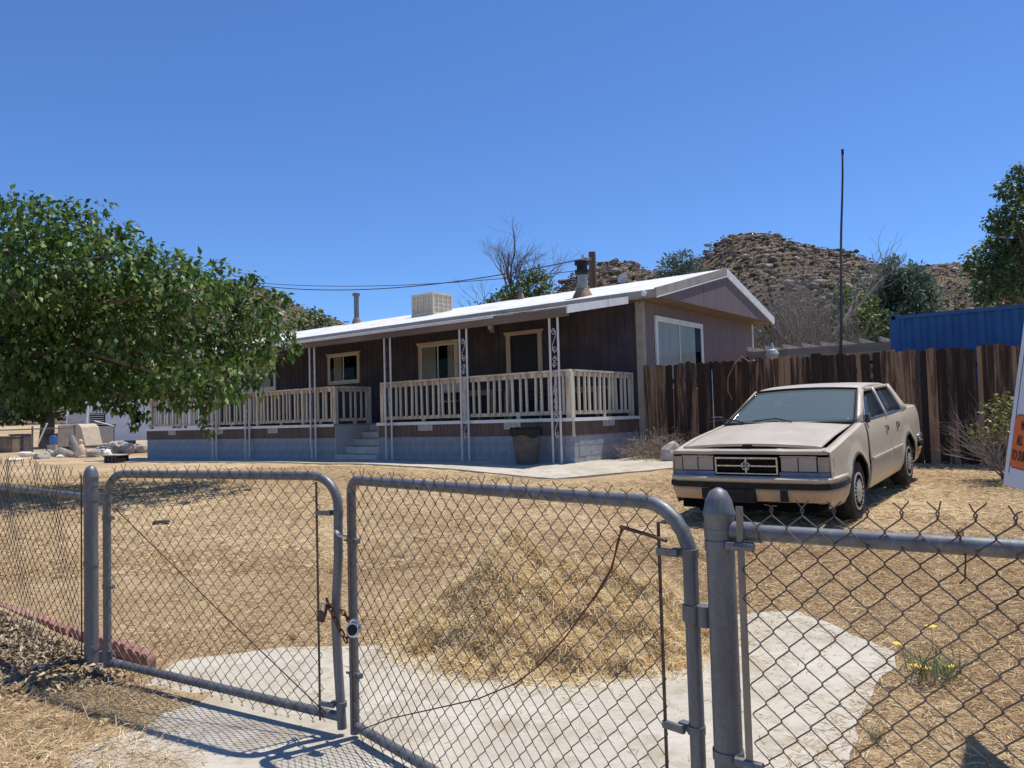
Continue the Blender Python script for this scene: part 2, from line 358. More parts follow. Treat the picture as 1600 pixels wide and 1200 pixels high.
def foliage(clusters, per, size, droop=.5, shell=.55, aspect=.38, squash=.8, up=.0, gap=None):
    Ps, Ds = [], []
    for (x, y, z, r) in clusters:
        k = max(8, int(per*r*r)); d = rvec(k); rad = r*(shell+(1-shell)*rng.random(k)**.5)
        rad *= 1+.22*np.sin(d[:, 0]*7+x*3)*np.cos(d[:, 2]*6+y*2)
        p = np.array([x, y, z])+d*rad[:, None]*np.array([1, 1, squash])
        dd = d*.8+rvec(k)*.9+np.array([0, 0, up-droop]); Ps.append(p); Ds.append(dd)
    P = np.concatenate(Ps); D = np.concatenate(Ds)
    if gap is not None:   # sprays of leaves with open pockets between them
        q = P*(2*pi/.62)+.8*np.sin(P[:, [1, 2, 0]]*4.1)
        f_ = np.sin(q[:, 0])*np.sin(q[:, 1])+np.sin(q[:, 1]*.9)*np.sin(q[:, 2]*1.1)+np.sin(q[:, 2])*np.sin(q[:, 0]*1.2)
        k = f_ > gap-.5*rng.random(len(P)); P, D = P[k], D[k]
    n_ = len(P)
    L = size*(.6+.7*rng.random(n_)); U = rvec(n_)*.7+np.array([0, 0, 1.])
    return leaves(P, D, U, L, L*aspect)
def branches(mb, p, d, L, r, depth, spread=.6, kids=3, taper=.6, lift=.15, n=4, seg=3):
    pts = [Vector(p)]; rs = [r]; d = Vector(d).normalized()
    for i in range(seg):
        d = (d+Vector((rnd.gauss(0, .16), rnd.gauss(0, .16), rnd.gauss(0, .12)+lift*.3))).normalized()
        pts.append(pts[-1]+d*L/seg); rs.append(r*(1-(1-taper)*(i+1)/seg))
    mb.tube(pts, rs, n if depth > 1 else 3, cap=False)
    if depth <= 0: return
    for k in range(kids):
        t = rnd.uniform(.35, 1); i = min(seg-1, int(t*seg)); q = pts[i].lerp(pts[i+1], t*seg-i)
        e = (d+Vector((rnd.gauss(0, spread), rnd.gauss(0, spread), rnd.gauss(0, spread*.7)+lift))).normalized()
        branches(mb, q, e, L*rnd.uniform(.55, .8), rs[i]*.6, depth-1, spread, kids, taper, lift, n, seg)
_ico = None
def ico(sub):
    import bmesh
    bm = bmesh.new(); bmesh.ops.create_icosphere(bm, subdivisions=sub, radius=1)
    V = np.array([v.co[:] for v in bm.verts]); F = np.array([[q.index for q in f.verts] for f in bm.faces]); bm.free(); return V, F
ICO1 = ico(1); ICO2 = ico(2)
def boulder_mesh(sub=2, seed=0, rough=.28):
    V, F = ICO2 if sub == 2 else ICO1
    g = np.random.default_rng(seed); a = g.normal(size=(5, 3)); V = V.copy()
    for k in range(5):
        h = V@(a[k]/np.linalg.norm(a[k])); V = V-np.outer(np.maximum(h-.62, 0), a[k]/np.linalg.norm(a[k]))*.9
    return V*(1+g.normal(size=(len(V), 1))*rough*.18), F

# ------------------------------------------------------------------ setting: ground, concrete
def axis_pts(lo, hi, a, b, d):
    core = list(np.arange(a, b+d/2, d)); out = [a]; st = d
    while out[-1] > lo: st *= 1.35; out.append(out[-1]-st)
    left = out[1:][::-1]; out = [b]; st = d
    while out[-1] < hi: st *= 1.35; out.append(out[-1]+st)
    return np.array(left+core+out[1:])
xs = axis_pts(-600, 600, -16, 13, .22); ys = axis_pts(-60, 900, .5, 26, .22)
X, Y = np.meshgrid(xs, ys); Z = gz(X, Y)+rng.normal(size=X.shape)*.006*((Y > 3.2) & (Y < 26))
nx, ny = len(xs), len(ys); idx = np.arange(nx*ny).reshape(ny, nx)
F = np.stack([idx[:-1, :-1], idx[:-1, 1:], idx[1:, 1:], idx[1:, :-1]], -1).reshape(-1, 4)
struct(np_mesh('ground', np.stack([X, Y, Z], -1).reshape(-1, 3), F, M['ground'], smooth=True), 'dry straw coloured yard sloping gently up to the house')
def sheet(name, poly, m_, lift=.02, jitter=.05, label=None, step=.12):
    """a thin slab over the ground with a ragged outline"""
    pts = []
    k = len(poly)
    for i in range(k):
        a = np.array(poly[i]); b = np.array(poly[(i+1) % k]); q = max(1, int(np.linalg.norm(b-a)/step))
        for j in range(q):
            p = a+(b-a)*j/q; pts.append(p+rng.normal(size=2)*jitter)
    c = np.mean(pts, axis=0); mb = MB(); rings = [1, .97, .8, .6, .4, .2]; rows = []
    for s_ in rings: rows.append([(c[0]+(p[0]-c[0])*s_, c[1]+(p[1]-c[1])*s_) for p in pts])
    kk = len(pts); vs = [(p[0], p[1], G(*p)-.05) for p in rows[0]]
    for rw in rows: vs += [(p[0], p[1], G(*p)+lift) for p in rw]
    vs.append((c[0], c[1], G(*c)+lift)); fs = []
    for i in range(len(rings)):
        for j in range(kk): fs.append((i*kk+j, i*kk+(j+1) % kk, (i+1)*kk+(j+1) % kk, (i+1)*kk+j))
    for j in range(kk): fs.append((len(rings)*kk+j, len(rings)*kk+(j+1) % kk, len(vs)-1))
    mb.add(vs, fs); return struct(mb.build(name, m_, None, True), label)
sheet('driveway', [(-1.95, 4.42), (-1.4, 4.62), (-.6, 4.62), (.6, 4.75), (1.5, 5.02), (1.80, 5.06), (2.05, 4.3), (1.92, 4.05), (1.52, 3.5), (1.26, 3.05), (1.1, 2.9), (.9, 1.0), (-2.2, 1.0), (-2.6, 2.9), (-2.0, 3.35), (-1.75, 3.7), (-2.0, 3.95)], M['concrete'], .018, .012, 'pale cracked concrete driveway running under the gate')
# house frame: x = along the front towards the right, y = back, origin at the front right corner of the house
YAW = R(52.3)
O3 = at(1008, 648, 15.8); HO = Vector((O3[0], O3[1], 0)); HR = -(pi/2-YAW)
HX = np.array([sin(YAW), -cos(YAW)]); HY = np.array([cos(YAW), sin(YAW)])
def hw(x, y): return (HO.x+HX[0]*x+HY[0]*y, HO.y+HX[1]*x+HY[1]*y)
sheet('walkway', [hw(-17, -2.2), hw(-17, -3.7), hw(-8, -3.75), hw(-4.5, -3.8), hw(-.6, -4.2), hw(.7, -4.3), hw(1.6, -2.9), hw(1.85, -2.0), hw(1.1, -.2), hw(-.6, -.3), hw(-.8, -2.2)], M['concrete'], .025, .012, 'pale concrete walkway along the foot of the porch')

# ------------------------------------------------------------------ hills
def hill(name, prof, D, w, nb, bsize, label, seed, rock=True):
    g = np.random.default_rng(seed); px = np.linspace(prof[0][0], prof[-1][0], 150)
    py = np.interp(px, [p[0] for p in prof], [p[1] for p in prof])+g.normal(size=150)*.8
    R0 = np.array([at(x, y, D) for x, y in zip(px, py)]); n_ = 46; rows = []
    base = G(0, D-w)-1
    ph = g.random(6)*6
    for k in range(-6, n_+1):
        t = k/n_; u = abs(t) if k < 0 else t
        h = (1-u)**1.15; XX = R0[:, 0]+0*t; YY = R0[:, 1]-t*w
        nz = (np.sin(XX*.09+ph[0]+t*5)*np.cos(t*9+ph[1]+XX*.03)*2.4+np.sin(XX*.23+ph[2]-t*17)*1.3)*min(1, u*4)*(1-u)*D/230
        nz = nz+g.normal(size=150)*.35*min(1, u*5)*(1-u)
        rows.append(np.stack([XX, YY, base+(R0[:, 2]-base)*h+nz], 1))
    V = np.array(rows); a, b = V.shape[:2]; ix = np.arange(a*b).reshape(a, b)
    F = np.stack([ix[:-1, :-1], ix[:-1, 1:], ix[1:, 1:], ix[1:, :-1]], -1).reshape(-1, 4)
    ho = struct(np_mesh(name, V.reshape(-1, 3), F, M['hillsoil'], smooth=True), label)
    if nb:
        VV, FF = [], []; o = 0; var = [boulder_mesh(1, 100+seed*7+q, .5) for q in range(8)]
        for q in range(nb):
            i = 4+min(a-6, int((g.random()**1.35)*(a-5))); j = int(g.integers(1, b-1)); p = V[i, j]
            s_ = bsize*(.4+.9*g.random()+4.0*g.random()**45)
            v, f = var[int(g.integers(8))]; th = g.random()*6.28; c_, s2 = cos(th), sin(th)
            v = v*np.array([1.3, .95, .62])*s_; v = np.stack([v[:, 0]*c_-v[:, 1]*s2, v[:, 0]*s2+v[:, 1]*c_, v[:, 2]], 1)
            VV.append(v+p+np.array([g.normal()*1.5, 0, s_*.12])); FF.append(f+o); o += len(v)
        SV, SF = [], []; o2 = 0
        for q in range(nb//28):
            i = 5+int(g.random()*(a-8)); j = int(g.integers(1, b-1)); p = V[i, j]; v, f = var[int(g.integers(8))]; s_ = .35+.55*g.random()
            SV.append(v*np.array([1.2, 1, .8])*s_*D/230+p+np.array([g.normal()*2, 0, .35])); SF.append(f+o2); o2 += len(v)
        sb_ = np_mesh('scrub', np.concatenate(SV), np.concatenate(SF), M['scrub'], ho); sb_['kind'] = 'stuff'
        bo = np_mesh('boulders', np.concatenate(VV), np.concatenate(FF), M['rock'], ho); bo['kind'] = 'stuff'
    return ho
hill('rocky_hill', [(1010, 470), (1060, 430), (1092, 408), (1125, 380), (1150, 368), (1190, 365), (1225, 375), (1260, 386), (1300, 392), (1330, 396), (1350, 420), (1385, 440), (1440, 470), (1520, 500)], 230, 120, 32000, .34, 'high boulder strewn hill behind the house gable', 1)
hill('rocky_hill', [(850, 480), (880, 445), (905, 430), (940, 412), (968, 408), (1000, 420), (1035, 430), (1080, 455), (1140, 500)], 190, 80, 15000, .32, 'smaller boulder hill behind the dark capped flue', 2)
hill('rocky_hill', [(1340, 470), (1400, 440), (1440, 418), (1480, 411), (1515, 415), (1560, 432), (1620, 440), (1750, 430)], 300, 120, 13000, .42, 'farther tan hill above the blue container', 3)
hill('rocky_hill', [(120, 440), (250, 430), (350, 440), (420, 455), (460, 475), (500, 492), (540, 506), (640, 530)], 260, 110, 13000, .42, 'rocky slope showing between mulberry tree and roof', 4)

# ------------------------------------------------------------------ the house
house = thing('mobile_home', 'long brown single storey home with white roof behind a railed porch', 'house', HO, HR)
HL, HD, FZ, EZ = 16.6, 6.25, 1.34, 3.80   # length, depth, floor, eave height
def grooved(mb, fn, L, z0, z1, pitch, gw=.012, gd=.010):
    x = 0
    row = []
    while x < L-1e-6:
        e = min(L, x+pitch); row += [(x, 0), (e-gw, 0), (e-gw*.8, gd), (e-gw*.2, gd)]; x = e
    row.append((L, 0))
    mb.grid([[fn(u, d, z0) for u, d in row], [fn(u, d, z1) for u, d in row]])
mb = MB(); grooved(mb, lambda u, d, z: (-HL+u, d, z), HL, .5, EZ+.05, .2); mb.build('front_wall', M['siding'], house)
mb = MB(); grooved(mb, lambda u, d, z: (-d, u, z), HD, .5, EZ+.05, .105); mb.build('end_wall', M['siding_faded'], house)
MB().box(-HL, -.03, .03, HD, .45, EZ).build('inner_shell', M['dark'], house)
# roof: two slopes with thickness, gable overhang at the right end
RX0, RX1 = -HL-.3, .52
rb = HD/2+.2; RZ = 4.80; ov = .33
def slope(s):
    y_e = -ov if s < 0 else HD+ov-.1
    y_r = rb
    z_e = 3.90
    v = [(RX0, y_e, z_e), (RX1, y_e, z_e), (RX1, y_r, RZ), (RX0, y_r, RZ)]
    v += [(x, y, z-.05) for x, y, z in v]
    return MB().add(v, [(0, 1, 2, 3), (7, 6, 5, 4), (0, 4, 5, 1), (1, 5, 6, 2), (2, 6, 7, 3), (3, 7, 4, 0)])
rf = slope(-1).build('roof', M['roofwhite'], house); slope(1).build('roof', M['roofwhite'], house)
# fascia boards and rakes
MB().box(RX0, RX1-.02, -ov-.03, -ov+.01, 3.73, 3.885).build('fascia', M['fascia'], house)
MB().box(RX0, RX1-.02, HD+ov-.11, HD+ov-.07, 3.73, 3.885).build('fascia', M['fascia'], house)
def rake(ya, za, yb, zb, h=.17):
    v = [(RX1-.03, ya, za), (RX1-.03, yb, zb), (RX1-.03, yb, zb-h), (RX1-.03, ya, za-h)]
    v += [(RX1+.016, y, z) for _, y, z in v]
    return MB().add(v, [(0, 1, 2, 3), (7, 6, 5, 4), (0, 4, 5, 1), (1, 5, 6, 2), (2, 6, 7, 3), (3, 7, 4, 0)])
rake(-ov-.03, 3.915, rb, RZ+.012).build('rake_board', M['fascia'], house)
rake(HD+ov-.07, 3.915, rb+.005, RZ+.012).build('rake_board', M['white'], house)
for (ya, yb, za, zb) in ((-ov, rb, 3.745, 4.63), (HD+ov-.1, rb, 3.745, 4.63)):
    MB().add([(RX1+.020, ya, za+.0), (RX1+.020, yb, zb), (RX1+.020, yb, zb-.03), (RX1+.020, ya, za-.03), (RX1-.008, ya, za), (RX1-.008, yb, zb), (RX1-.008, yb, zb-.03), (RX1-.008, ya, za-.03)],
        [(0, 1, 2, 3), (7, 6, 5, 4), (0, 4, 5, 1), (1, 5, 6, 2), (2, 6, 7, 3), (3, 7, 4, 0)]).build('drip_edge', M['white'], house)
# gable triangle with grooves, proud of the wall, closed below by a soffit
gx = RX1-.012
mb = MB(); ygs = np.arange(-ov+.02, HD+ov-.12, .105)
for y0 in ygs:
    y1 = min(y0+.105, HD+ov-.12)
    zt = lambda y: 3.85+(RZ-.06-3.85)*(1-abs(y-rb)/(rb+ov)) if y < rb else 3.85+(RZ-.06-3.85)*(1-(y-rb)/(HD+ov-.1-rb))
    a, b = y0, y1-.012
    if a < rb < b: pts = [(a, zt(a)), (rb, zt(rb)), (b, zt(b))]
    else: pts = [(a, zt(a)), (b, zt(b))]
    vs = [(gx, a, 3.76), (gx, b, 3.76)]+[(gx, y, z) for y, z in pts[::-1]]
    mb.add(vs, [tuple(range(len(vs)))])
    mb.add([(gx-.01, b, 3.76), (gx-.01, y1, 3.76), (gx-.01, y1, zt(y1)), (gx-.01, b, zt(b))], [(0, 1, 2, 3)])
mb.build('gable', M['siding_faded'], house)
MB().box(.01, gx-.012, -ov+.01, HD+ov-.12, 3.755, 3.79).build('soffit', M['beam'], house)
MB().box(-HL, 0, -ov+.012, -.002, 3.72, 3.76).build('soffit', M['beam'], house)
MB().box(-.12, .035, -.045, .004, .5, 3.745).build('corner_trim', M['fascia'], house)
MB().box(.004, .03, -.04, .09, .5, 3.745).build('corner_trim', M['fascia'], house)
MB().box(.004, .03, HD-.05, HD+.02, .5, 3.745).build('corner_trim', M['white'], house)
def trim_window(x0, x1, z0, z1, frame_m, curtains, tw=.09, crown=True, wall='front', split=.5, name='window', sliding=True):
    """window on the front wall (y=0, outward -y) or the end wall (x=0, outward +x)"""
    if wall == 'front': fn = lambda u, d, z: (u, -d, z)
    else: fn = lambda u, d, z: (d, u, z)
    def bx(u0, u1, d0, d1, za, zb, mb=None):
        mb = mb or MB(); p = [fn(u, d, z) for u in (u0, u1) for d in (d0, d1) for z in (za, zb)]
        return mb.add(p, [(0, 1, 3, 2), (4, 6, 7, 5), (0, 4, 5, 1), (2, 3, 7, 6), (0, 2, 6, 4), (1, 5, 7, 3)])
    w = bpy.data.objects.new(name, None); COL.objects.link(w); w.parent = house
    mb = MB(); bx(x0, x0+tw, .002, .035, z0, z1-tw, mb); bx(x1-tw, x1, .002, .035, z0, z1-tw, mb)
    if crown:
        bx(x0+tw, x1-tw, .002, .033, z0, z0+tw, mb)
        h = [(x0-.0, z1-tw), (x1+.0, z1-tw), (x1+.06, z1), (x0-.06, z1)]
        mb.prism(h, lambda p: fn(p[0], .002, p[1]), lambda p: fn(p[0], .05, p[1]))
    else: bx(x0, x1, .002, .035, z1-tw, z1, mb)
    mb.build('frame', frame_m, w)
    i0, i1, j0, j1 = x0+tw, x1-tw, z0+(tw if crown else 0), z1-tw
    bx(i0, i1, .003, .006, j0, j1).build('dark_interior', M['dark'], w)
    mb = MB(); s = .028
    bx(i0, i1, .012, .03, j1-s, j1, mb); bx(i0, i1, .012, .03, j0, j0+s, mb); bx(i0, i0+s, .012, .03, j0+s, j1-s, mb); bx(i1-s, i1, .012, .03, j0+s, j1-s, mb)
    xm = i0+(i1-i0)*split; bx(xm-.016, xm+.016, .012, .032, j0+s, j1-s, mb); mb.build('sash', M['white'], w)
    for (c0, c1, m_) in curtains:
        a, b = i0+s+(i1-i0-2*s)*c0, i0+s+(i1-i0-2*s)*c1; q = 14
        rows = [[fn(a+(b-a)*k/q, .009+.003*sin(k*1.9), z) for k in range(q+1)] for z in (j0+s, j1-s)]
        MB().grid(rows).build('curtain', m_, w)
    for (a, b) in ((i0+s, xm-.016), (xm+.016, i1-s)):
        bx(a, b, .018, .021, j0+s, j1-s).build('pane', M['pane'], w)
    return w
trim_window(-6.43, -5.07, 2.28, 3.38, M['cream'], [(0, .42, M['curtain']), (.78, 1, M['curtain'])])
trim_window(-10.06, -8.70, 2.48, 3.36, M['cream'], [(.12, .42, M['curtain'])], tw=.075)
trim_window(-14.5, -12.54, 2.45, 3.36, M['white'], [(.1, .9, M['curtain2'])])
trim_window(.55, 2.97, 1.95, 3.49, M['white'], [(0, .5, M['curtain2']), (.5, .86, M['curtain2'])], tw=.085, crown=False, wall='end', split=.48)
# front door
dr = bpy.data.objects.new('door', None); COL.objects.link(dr); dr.parent = house
mb = MB(); mb.box(-3.56, -3.435, -.035, -.002, FZ, 3.31); mb.box(-2.645, -2.54, -.035, -.002, FZ, 3.31)
mb.prism([(-3.56, 3.31), (-2.54, 3.31), (-2.48, 3.40), (-3.62, 3.40)], lambda p: (p[0], -.002, p[1]), lambda p: (p[0], -.05, p[1]))
mb.build('frame', M['cream'], dr)
MB().box(-3.434, -2.646, -.012, -.004, FZ+.03, 3.309).build('screen', M['screen'], dr)
mb = MB(); mb.box(-3.434, -3.39, -.022, -.0125, FZ+.03, 3.309); mb.box(-2.69, -2.646, -.022, -.0125, FZ+.03, 3.309); mb.box(-3.39, -2.69, -.022, -.0125, 2.2, 2.26)
mb.build('screen_frame', M['screen'], dr)
MB().box(-2.73, -2.70, -.06, -.022, 2.28, 2.40).build('handle', M['iron'], dr)
pl = MB().box(-4.02, -3.90, -.05, -.002, 3.44, 3.6).build('porch_light', M['fascia'], house)
MB().lathe([(.03, 3.50), (.06, 3.52), (.06, 3.60), (.02, 3.63)], 12, Matrix.Translation((-3.95, -.11, 0))).build('lamp_glass', M['camwhite'], pl, True)
# security camera at the eave corner
mt = Matrix.Translation((.30, -.44, 3.81))
sc_ = MB().lathe([(.005, -.06), (.045, -.045), (.06, 0), (.045, .045), (.005, .06)], 14, mt).build('security_camera', M['camwhite'], house, True)
MB().box(.29, .31, -.44, -.36, 3.84, 3.87).build('bracket', M['camwhite'], sc_)
MB().lathe([(.022, -.064), (.022, -.05)], 10, mt@Matrix.Rotation(R(65), 4, 'X')).build('lens', M['black'], sc_)
MB().tube([(.28, -.40, 3.78), (.2, -.38, 3.66), (.06, -.3, 3.60)], .006, 4).build('wire', M['cable'], sc_)
# awning over the porch
AX0, AX1, AYF, AZF = -HL+.3, -.1, -2.66, 3.385
def awn(d0, d1, x0, x1):
    v = [(x0, -ov-.031, 3.79+d0), (x1, -ov-.031, 3.79+d0), (x1, AYF, AZF+d0), (x0, AYF, AZF+d0)]
    v += [(x, y, z-d0+d1) for x, y, z in v]
    return MB().add(v, [(0, 3, 2, 1), (4, 5, 6, 7), (0, 1, 5, 4), (1, 2, 6, 5), (2, 3, 7, 6), (3, 0, 4, 7)])
def awn_edge(x0, x1):
    t = .045; y1 = AYF+(-ov-.031-AYF)*t; z1 = AZF+(3.79-AZF)*t
    v = [(x0, y1, z1+.018), (x1, y1, z1+.018), (x1, AYF-.028, AZF+.011), (x0, AYF-.028, AZF+.011)]; v += [(x, y, z-.006) for x, y, z in v]
    return MB().add(v, [(0, 3, 2, 1), (4, 5, 6, 7), (0, 1, 5, 4), (1, 2, 6, 5), (2, 3, 7, 6), (3, 0, 4, 7)])
aw = awn(0, -.03, AX0, AX1).build('porch_awning', M['awntop'], house)
for k in range(1, 11):   # lapped metal sheets: raised seams down the awning
    x = AX0+(AX1-AX0)*k/11
    v = awn(.015, .002, x-.012, x+.012).build('seam', M['awntop'], aw)
MB().box(AX0, -1.8, AYF-.03, AYF-.002, AZF-.045, AZF+.004).build('edge_trim', M['white'], aw)
awn_edge(AX0, -1.8).build('edge_flashing', M['white'], aw)
MB().box(AX0, AX1, AYF+.01, AYF+.09, AZF-.17, AZF-.032).build('beam', M['beam'], aw)
def side_trim(t0, t1, m_, o):
    p = lambda t, dz: (AX1+.004+o, AYF+(-ov-.04-AYF)*t, AZF+(3.79-AZF)*t+dz)
    q = lambda t, dz: (AX1+.03+o, AYF+(-ov-.04-AYF)*t, AZF+(3.79-AZF)*t+dz)
    v = [p(t0, .02), p(t1, .02), p(t1, -.13), p(t0, -.13), q(t0, .02), q(t1, .02), q(t1, -.13), q(t0, -.13)]
    return MB().add(v, [(0, 1, 2, 3), (7, 6, 5, 4), (0, 4, 5, 1), (1, 5, 6, 2), (2, 6, 7, 3), (3, 7, 4, 0)]).build('end_trim', m_, aw)
side_trim(.0, .62, M['white'], 0); side_trim(.64, .985, M['white'], 0)
# flues on the roof
def rz(y): return 3.90+(RZ-3.90)*(y+ov)/(rb+ov)
def flue(px, Y, y, r, h, dark):
    p = at(px, 440, Y); x = (p[0]-HO.x)*HX[0]+(p[1]-HO.y)*HX[1]
    return x
def roof_pipe(x, y, r, h, cap, m_, capm):
    z = rz(y); mt = Matrix.Translation((x, y, 0))
    f_ = MB().lathe([(r, z-.1), (r, z+h)], 18, mt).build('flue_pipe', m_, house, True)
    MB().lathe([(r*2.1, z-.06), (r*1.9, z+.02), (r*1.25, z+.16), (r*1.02, z+.17)], 18, mt).build('flashing', M['rustflash'], f_, True)
    MB().lathe(cap, 18, Matrix.Translation((x, y, z+h))).build('cap', capm, f_, True)
    return f_
roof_pipe(-1.65, .38, .115, .48, [(.10, 0), (.165, .04), (.17, .11), (.12, .12), (.12, .22), (.168, .23), (.168, .31), (.10, .34)], M['fluemetal'], M['black'])
roof_pipe(-12.5, 3.2, .085, .92, [(.085, 0), (.13, .005), (.13, .09), (.06, .11)], M['galv'], M['galv'])
roof_pipe(-5.5, 3.2, .055, .26, [(.055, 0), (.085, .005), (.085, .06), (.04, .075)], M['galv'], M['galv'])

def hthing(name, label, cat, x, y, z=0, group=None, rz_=0):
    wx, wy = hw(x, y); return thing(name, label, cat, (wx, wy, z), HR+rz_, group)
# evaporative cooler on the roof
ec = hthing('evaporative_cooler', 'boxy cream rooftop swamp cooler with louvred pads on white roof', 'cooler', -8.42, 1.75, 4.40)
CW, CD, CH = .87, .82, .66
MB().box(.02, CW-.02, .02, CD-.02, .0, CH-.04).build('cabinet', M['pad'], ec)
MB().box(-.01, CW+.01, -.01, CD+.01, CH-.04, CH).build('lid', M['cooler'], ec)
MB().box(-.005, CW+.005, -.005, CD+.005, -.04, .10).build('pan', M['cooler'], ec)
for x in (0, CW-.05):
    for y in (0, CD-.05): MB().box(x, x+.05, y, y+.05, .1, CH-.04).build('corner_post', M['cooler'], ec)
for face in range(2):
    for k in range(1, 4):
        if face == 0: MB().box(CW*k/4-.012, CW*k/4+.012, 0, .019, .1, CH-.04).build('pad_bar', M['cooler'], ec)
        else: MB().box(CW-.019, CW, CD*k/4-.012, CD*k/4+.012, .1, CH-.04).build('pad_bar', M['cooler'], ec)
    for z in (.23, .36, .49):
        if face == 0: MB().box(.05, CW-.05, .004, .019, z-.008, z+.008).build('louvre', M['cooler'], ec)
        else: MB().box(CW-.019, CW-.004, .05, CD-.05, z-.008, z+.008).build('louvre', M['cooler'], ec)
for x in (.05, CW-.05):
    for y in (.05, CD-.05): MB().box(x-.025, x+.025, y-.025, y+.025, -.22, -.04).build('leg', M['cooler'], ec)
DS_ = .55
ds = hthing('satellite_dish', 'small pale satellite dish just behind the roof ridge', 'dish', -2.35, 3.5, 4.72)
MB().lathe([(.005, .03), (.10, .038), (.17, .06), (.225, .1), (.23, .1), (.17, .055), (.1, .03), (.005, .02)], 18, Matrix.Translation((0, 0, .24))@Matrix.Rotation(R(70), 4, 'X')@Matrix.Scale(.6, 4)).build('reflector', M['greypanel'], ds, True)
MB().tube([(0, 0, -.05), (0, .02, .28)], .02, 8).build('mast', M['galv'], ds)

# ------------------------------------------------------------------ porch
porch = hthing('porch', 'long raised porch with painted block base and cream wooden railing', 'porch', 0, 0)
PX0, PX1, PYF = -15.65, -.15, -2.44
SX0, SX1 = -6.81, -5.34     # step recess
BZ0 = .40
# concrete blocks (each its own piece)
blk = None
def block(x0, x1, y0, y1, z0, z1):
    global blk
    if blk is None:
        blk = MB().box(-.5, .5, -.5, .5, -.5, .5).build('block', M['block'], porch); o = blk
    else: o = inst(blk, porch)
    j = rnd.uniform(-.002, .002)
    o.location = ((x0+x1)/2, (y0+y1)/2+j, (z0+z1)/2); o.scale = (x1-x0-.008, y1-y0, z1-z0-.008); return o
def block_wall(xa, xb):
    for c_ in range(4):
        z0 = .26+c_*.2; z1 = z0+.2; x = xa-(.2 if c_ % 2 else 0)
        while x < xb-.01:
            a, b = max(x, xa), min(x+.4, xb)
            if b-a > .03: block(a, b, PYF, PYF+.15, z0, z1)
            x += .4
block_wall(PX0, SX0); block_wall(SX1, PX1)
for c_ in range(4):
    z0 = .26+c_*.2; y = PYF+.15-(.2 if c_ % 2 else 0)
    while y < -.05:
        a, b = max(y, PYF+.152), min(y+.4, -.02)
        if b-a > .03:
            o = inst(blk, porch); o.location = (PX1-.075, (a+b)/2, z0+.1); o.scale = (.15+rnd.uniform(-.006, .006), b-a-.008, .192)
        y += .4
mt_core = mat('mortar', S(132, 138, 145), S(142, 147, 153), 5, .9)
for (xa, xb) in ((PX0+.01, SX0-.01), (SX1+.01, PX1-.01)):
    MB().box(xa, xb, PYF+.006, -.03, .2, 1.05).build('mortar', mt_core, porch)
# brown skirting band above the blocks
for (xa, xb) in ((PX0, SX0), (SX1, PX1)):
    mb = MB(); grooved(mb, lambda u, d, z: (xa+u, PYF-.012+d, z), xb-xa, 1.05, FZ-.005, .1, .01, .008)
    mb.build('skirting', M['skirt'], porch)
mb = MB(); grooved(mb, lambda u, d, z: (PX1+.012-d, PYF-.012+u, z), -PYF-.02, 1.05, FZ-.005, .1, .01, .008); mb.build('skirting', M['skirt'], porch)
mb = MB(); mb.box(PX0-.012, PX0, PYF-.012, -.02, 1.05, FZ-.005); mb.build('skirting', M['skirt'], porch)
MB().box(PX1-.03, PX1+.02, PYF-.02, PYF+.0, 1.03, FZ-.006).build('corner_board', M['cream'], porch)
# deck boards
nb_ = 17
for k in range(nb_):
    y0 = PYF-.04+k*(-PYF)/nb_
    for (xa, xb) in ((PX0-.03, SX0), (SX1, PX1+.03)):
        MB().box(xa, xb, y0, y0+.138, FZ-.004, FZ+.03).build('deck_board', M['deckfloor'], porch)
for k in range(8): MB().box(SX0+.004, SX1-.004, -1.08+k*.135, -1.08+k*.135+.128, FZ-.004, FZ+.03).build('deck_board', M['deckfloor'], porch)
for (xa, xb) in ((PX0-.04, SX0), (SX1, PX1+.04)):
    MB().box(xa, xb, PYF-.062, PYF-.042, FZ-.03, FZ+.034).build('ledge', M['white'], porch)
MB().box(PX1+.032, PX1+.052, PYF-.06, -.05, FZ-.03, FZ+.034).build('ledge', M['white'], porch)
# vents let into the skirting
def vent(cx, cz, side=False):
    v = bpy.data.objects.new('vent', None); COL.objects.link(v); v.parent = porch
    if side: v.location = (PX1+.014, cx, cz); v.rotation_euler = (0, 0, pi/2)
    else: v.location = (cx, PYF-.014, cz)
    mb = MB(); w, h = .2, .06
    mb.box(-w, w, -.02, 0, h-.012, h); mb.box(-w, w, -.02, 0, -h, -h+.012)
    for x in (-w, -w/3-.008, w/3-.008, w-.016): mb.box(x, x+.016, -.02, 0, -h+.012, h-.012)
    mb.build('frame', M['ventm'], v)
    MB().box(-w+.01, w-.01, -.006, 0, -h+.012, h-.012).build('mesh', M['greypanel'], v)
for cx in (-3.87, -1.55, -14.15, -11.7, -9.23): vent(cx, 1.245)
vent(-1.25, 1.26, True)
# recess walls beside the steps
MB().box(SX0-.012, SX0+.012, PYF-.01, -1.1, .45, FZ-.006).build('recess_wall', M['step'], porch)
MB().box(SX1-.012, SX1+.012, PYF-.01, -1.1, .45, FZ-.006).build('recess_wall', M['step'], porch)
st = hthing('porch_steps', 'worn grey concrete steps set into the porch front', 'steps', SX0, PYF, 0)
for k in range(5):
    z0 = .50+k*.168
    mb = MB(); mb.box(.02, SX1-SX0-.02, -.05+k*.27, 1.36, z0 if k else .4, z0+.165); mb.build('step', M['step'], st, bevel=.012)
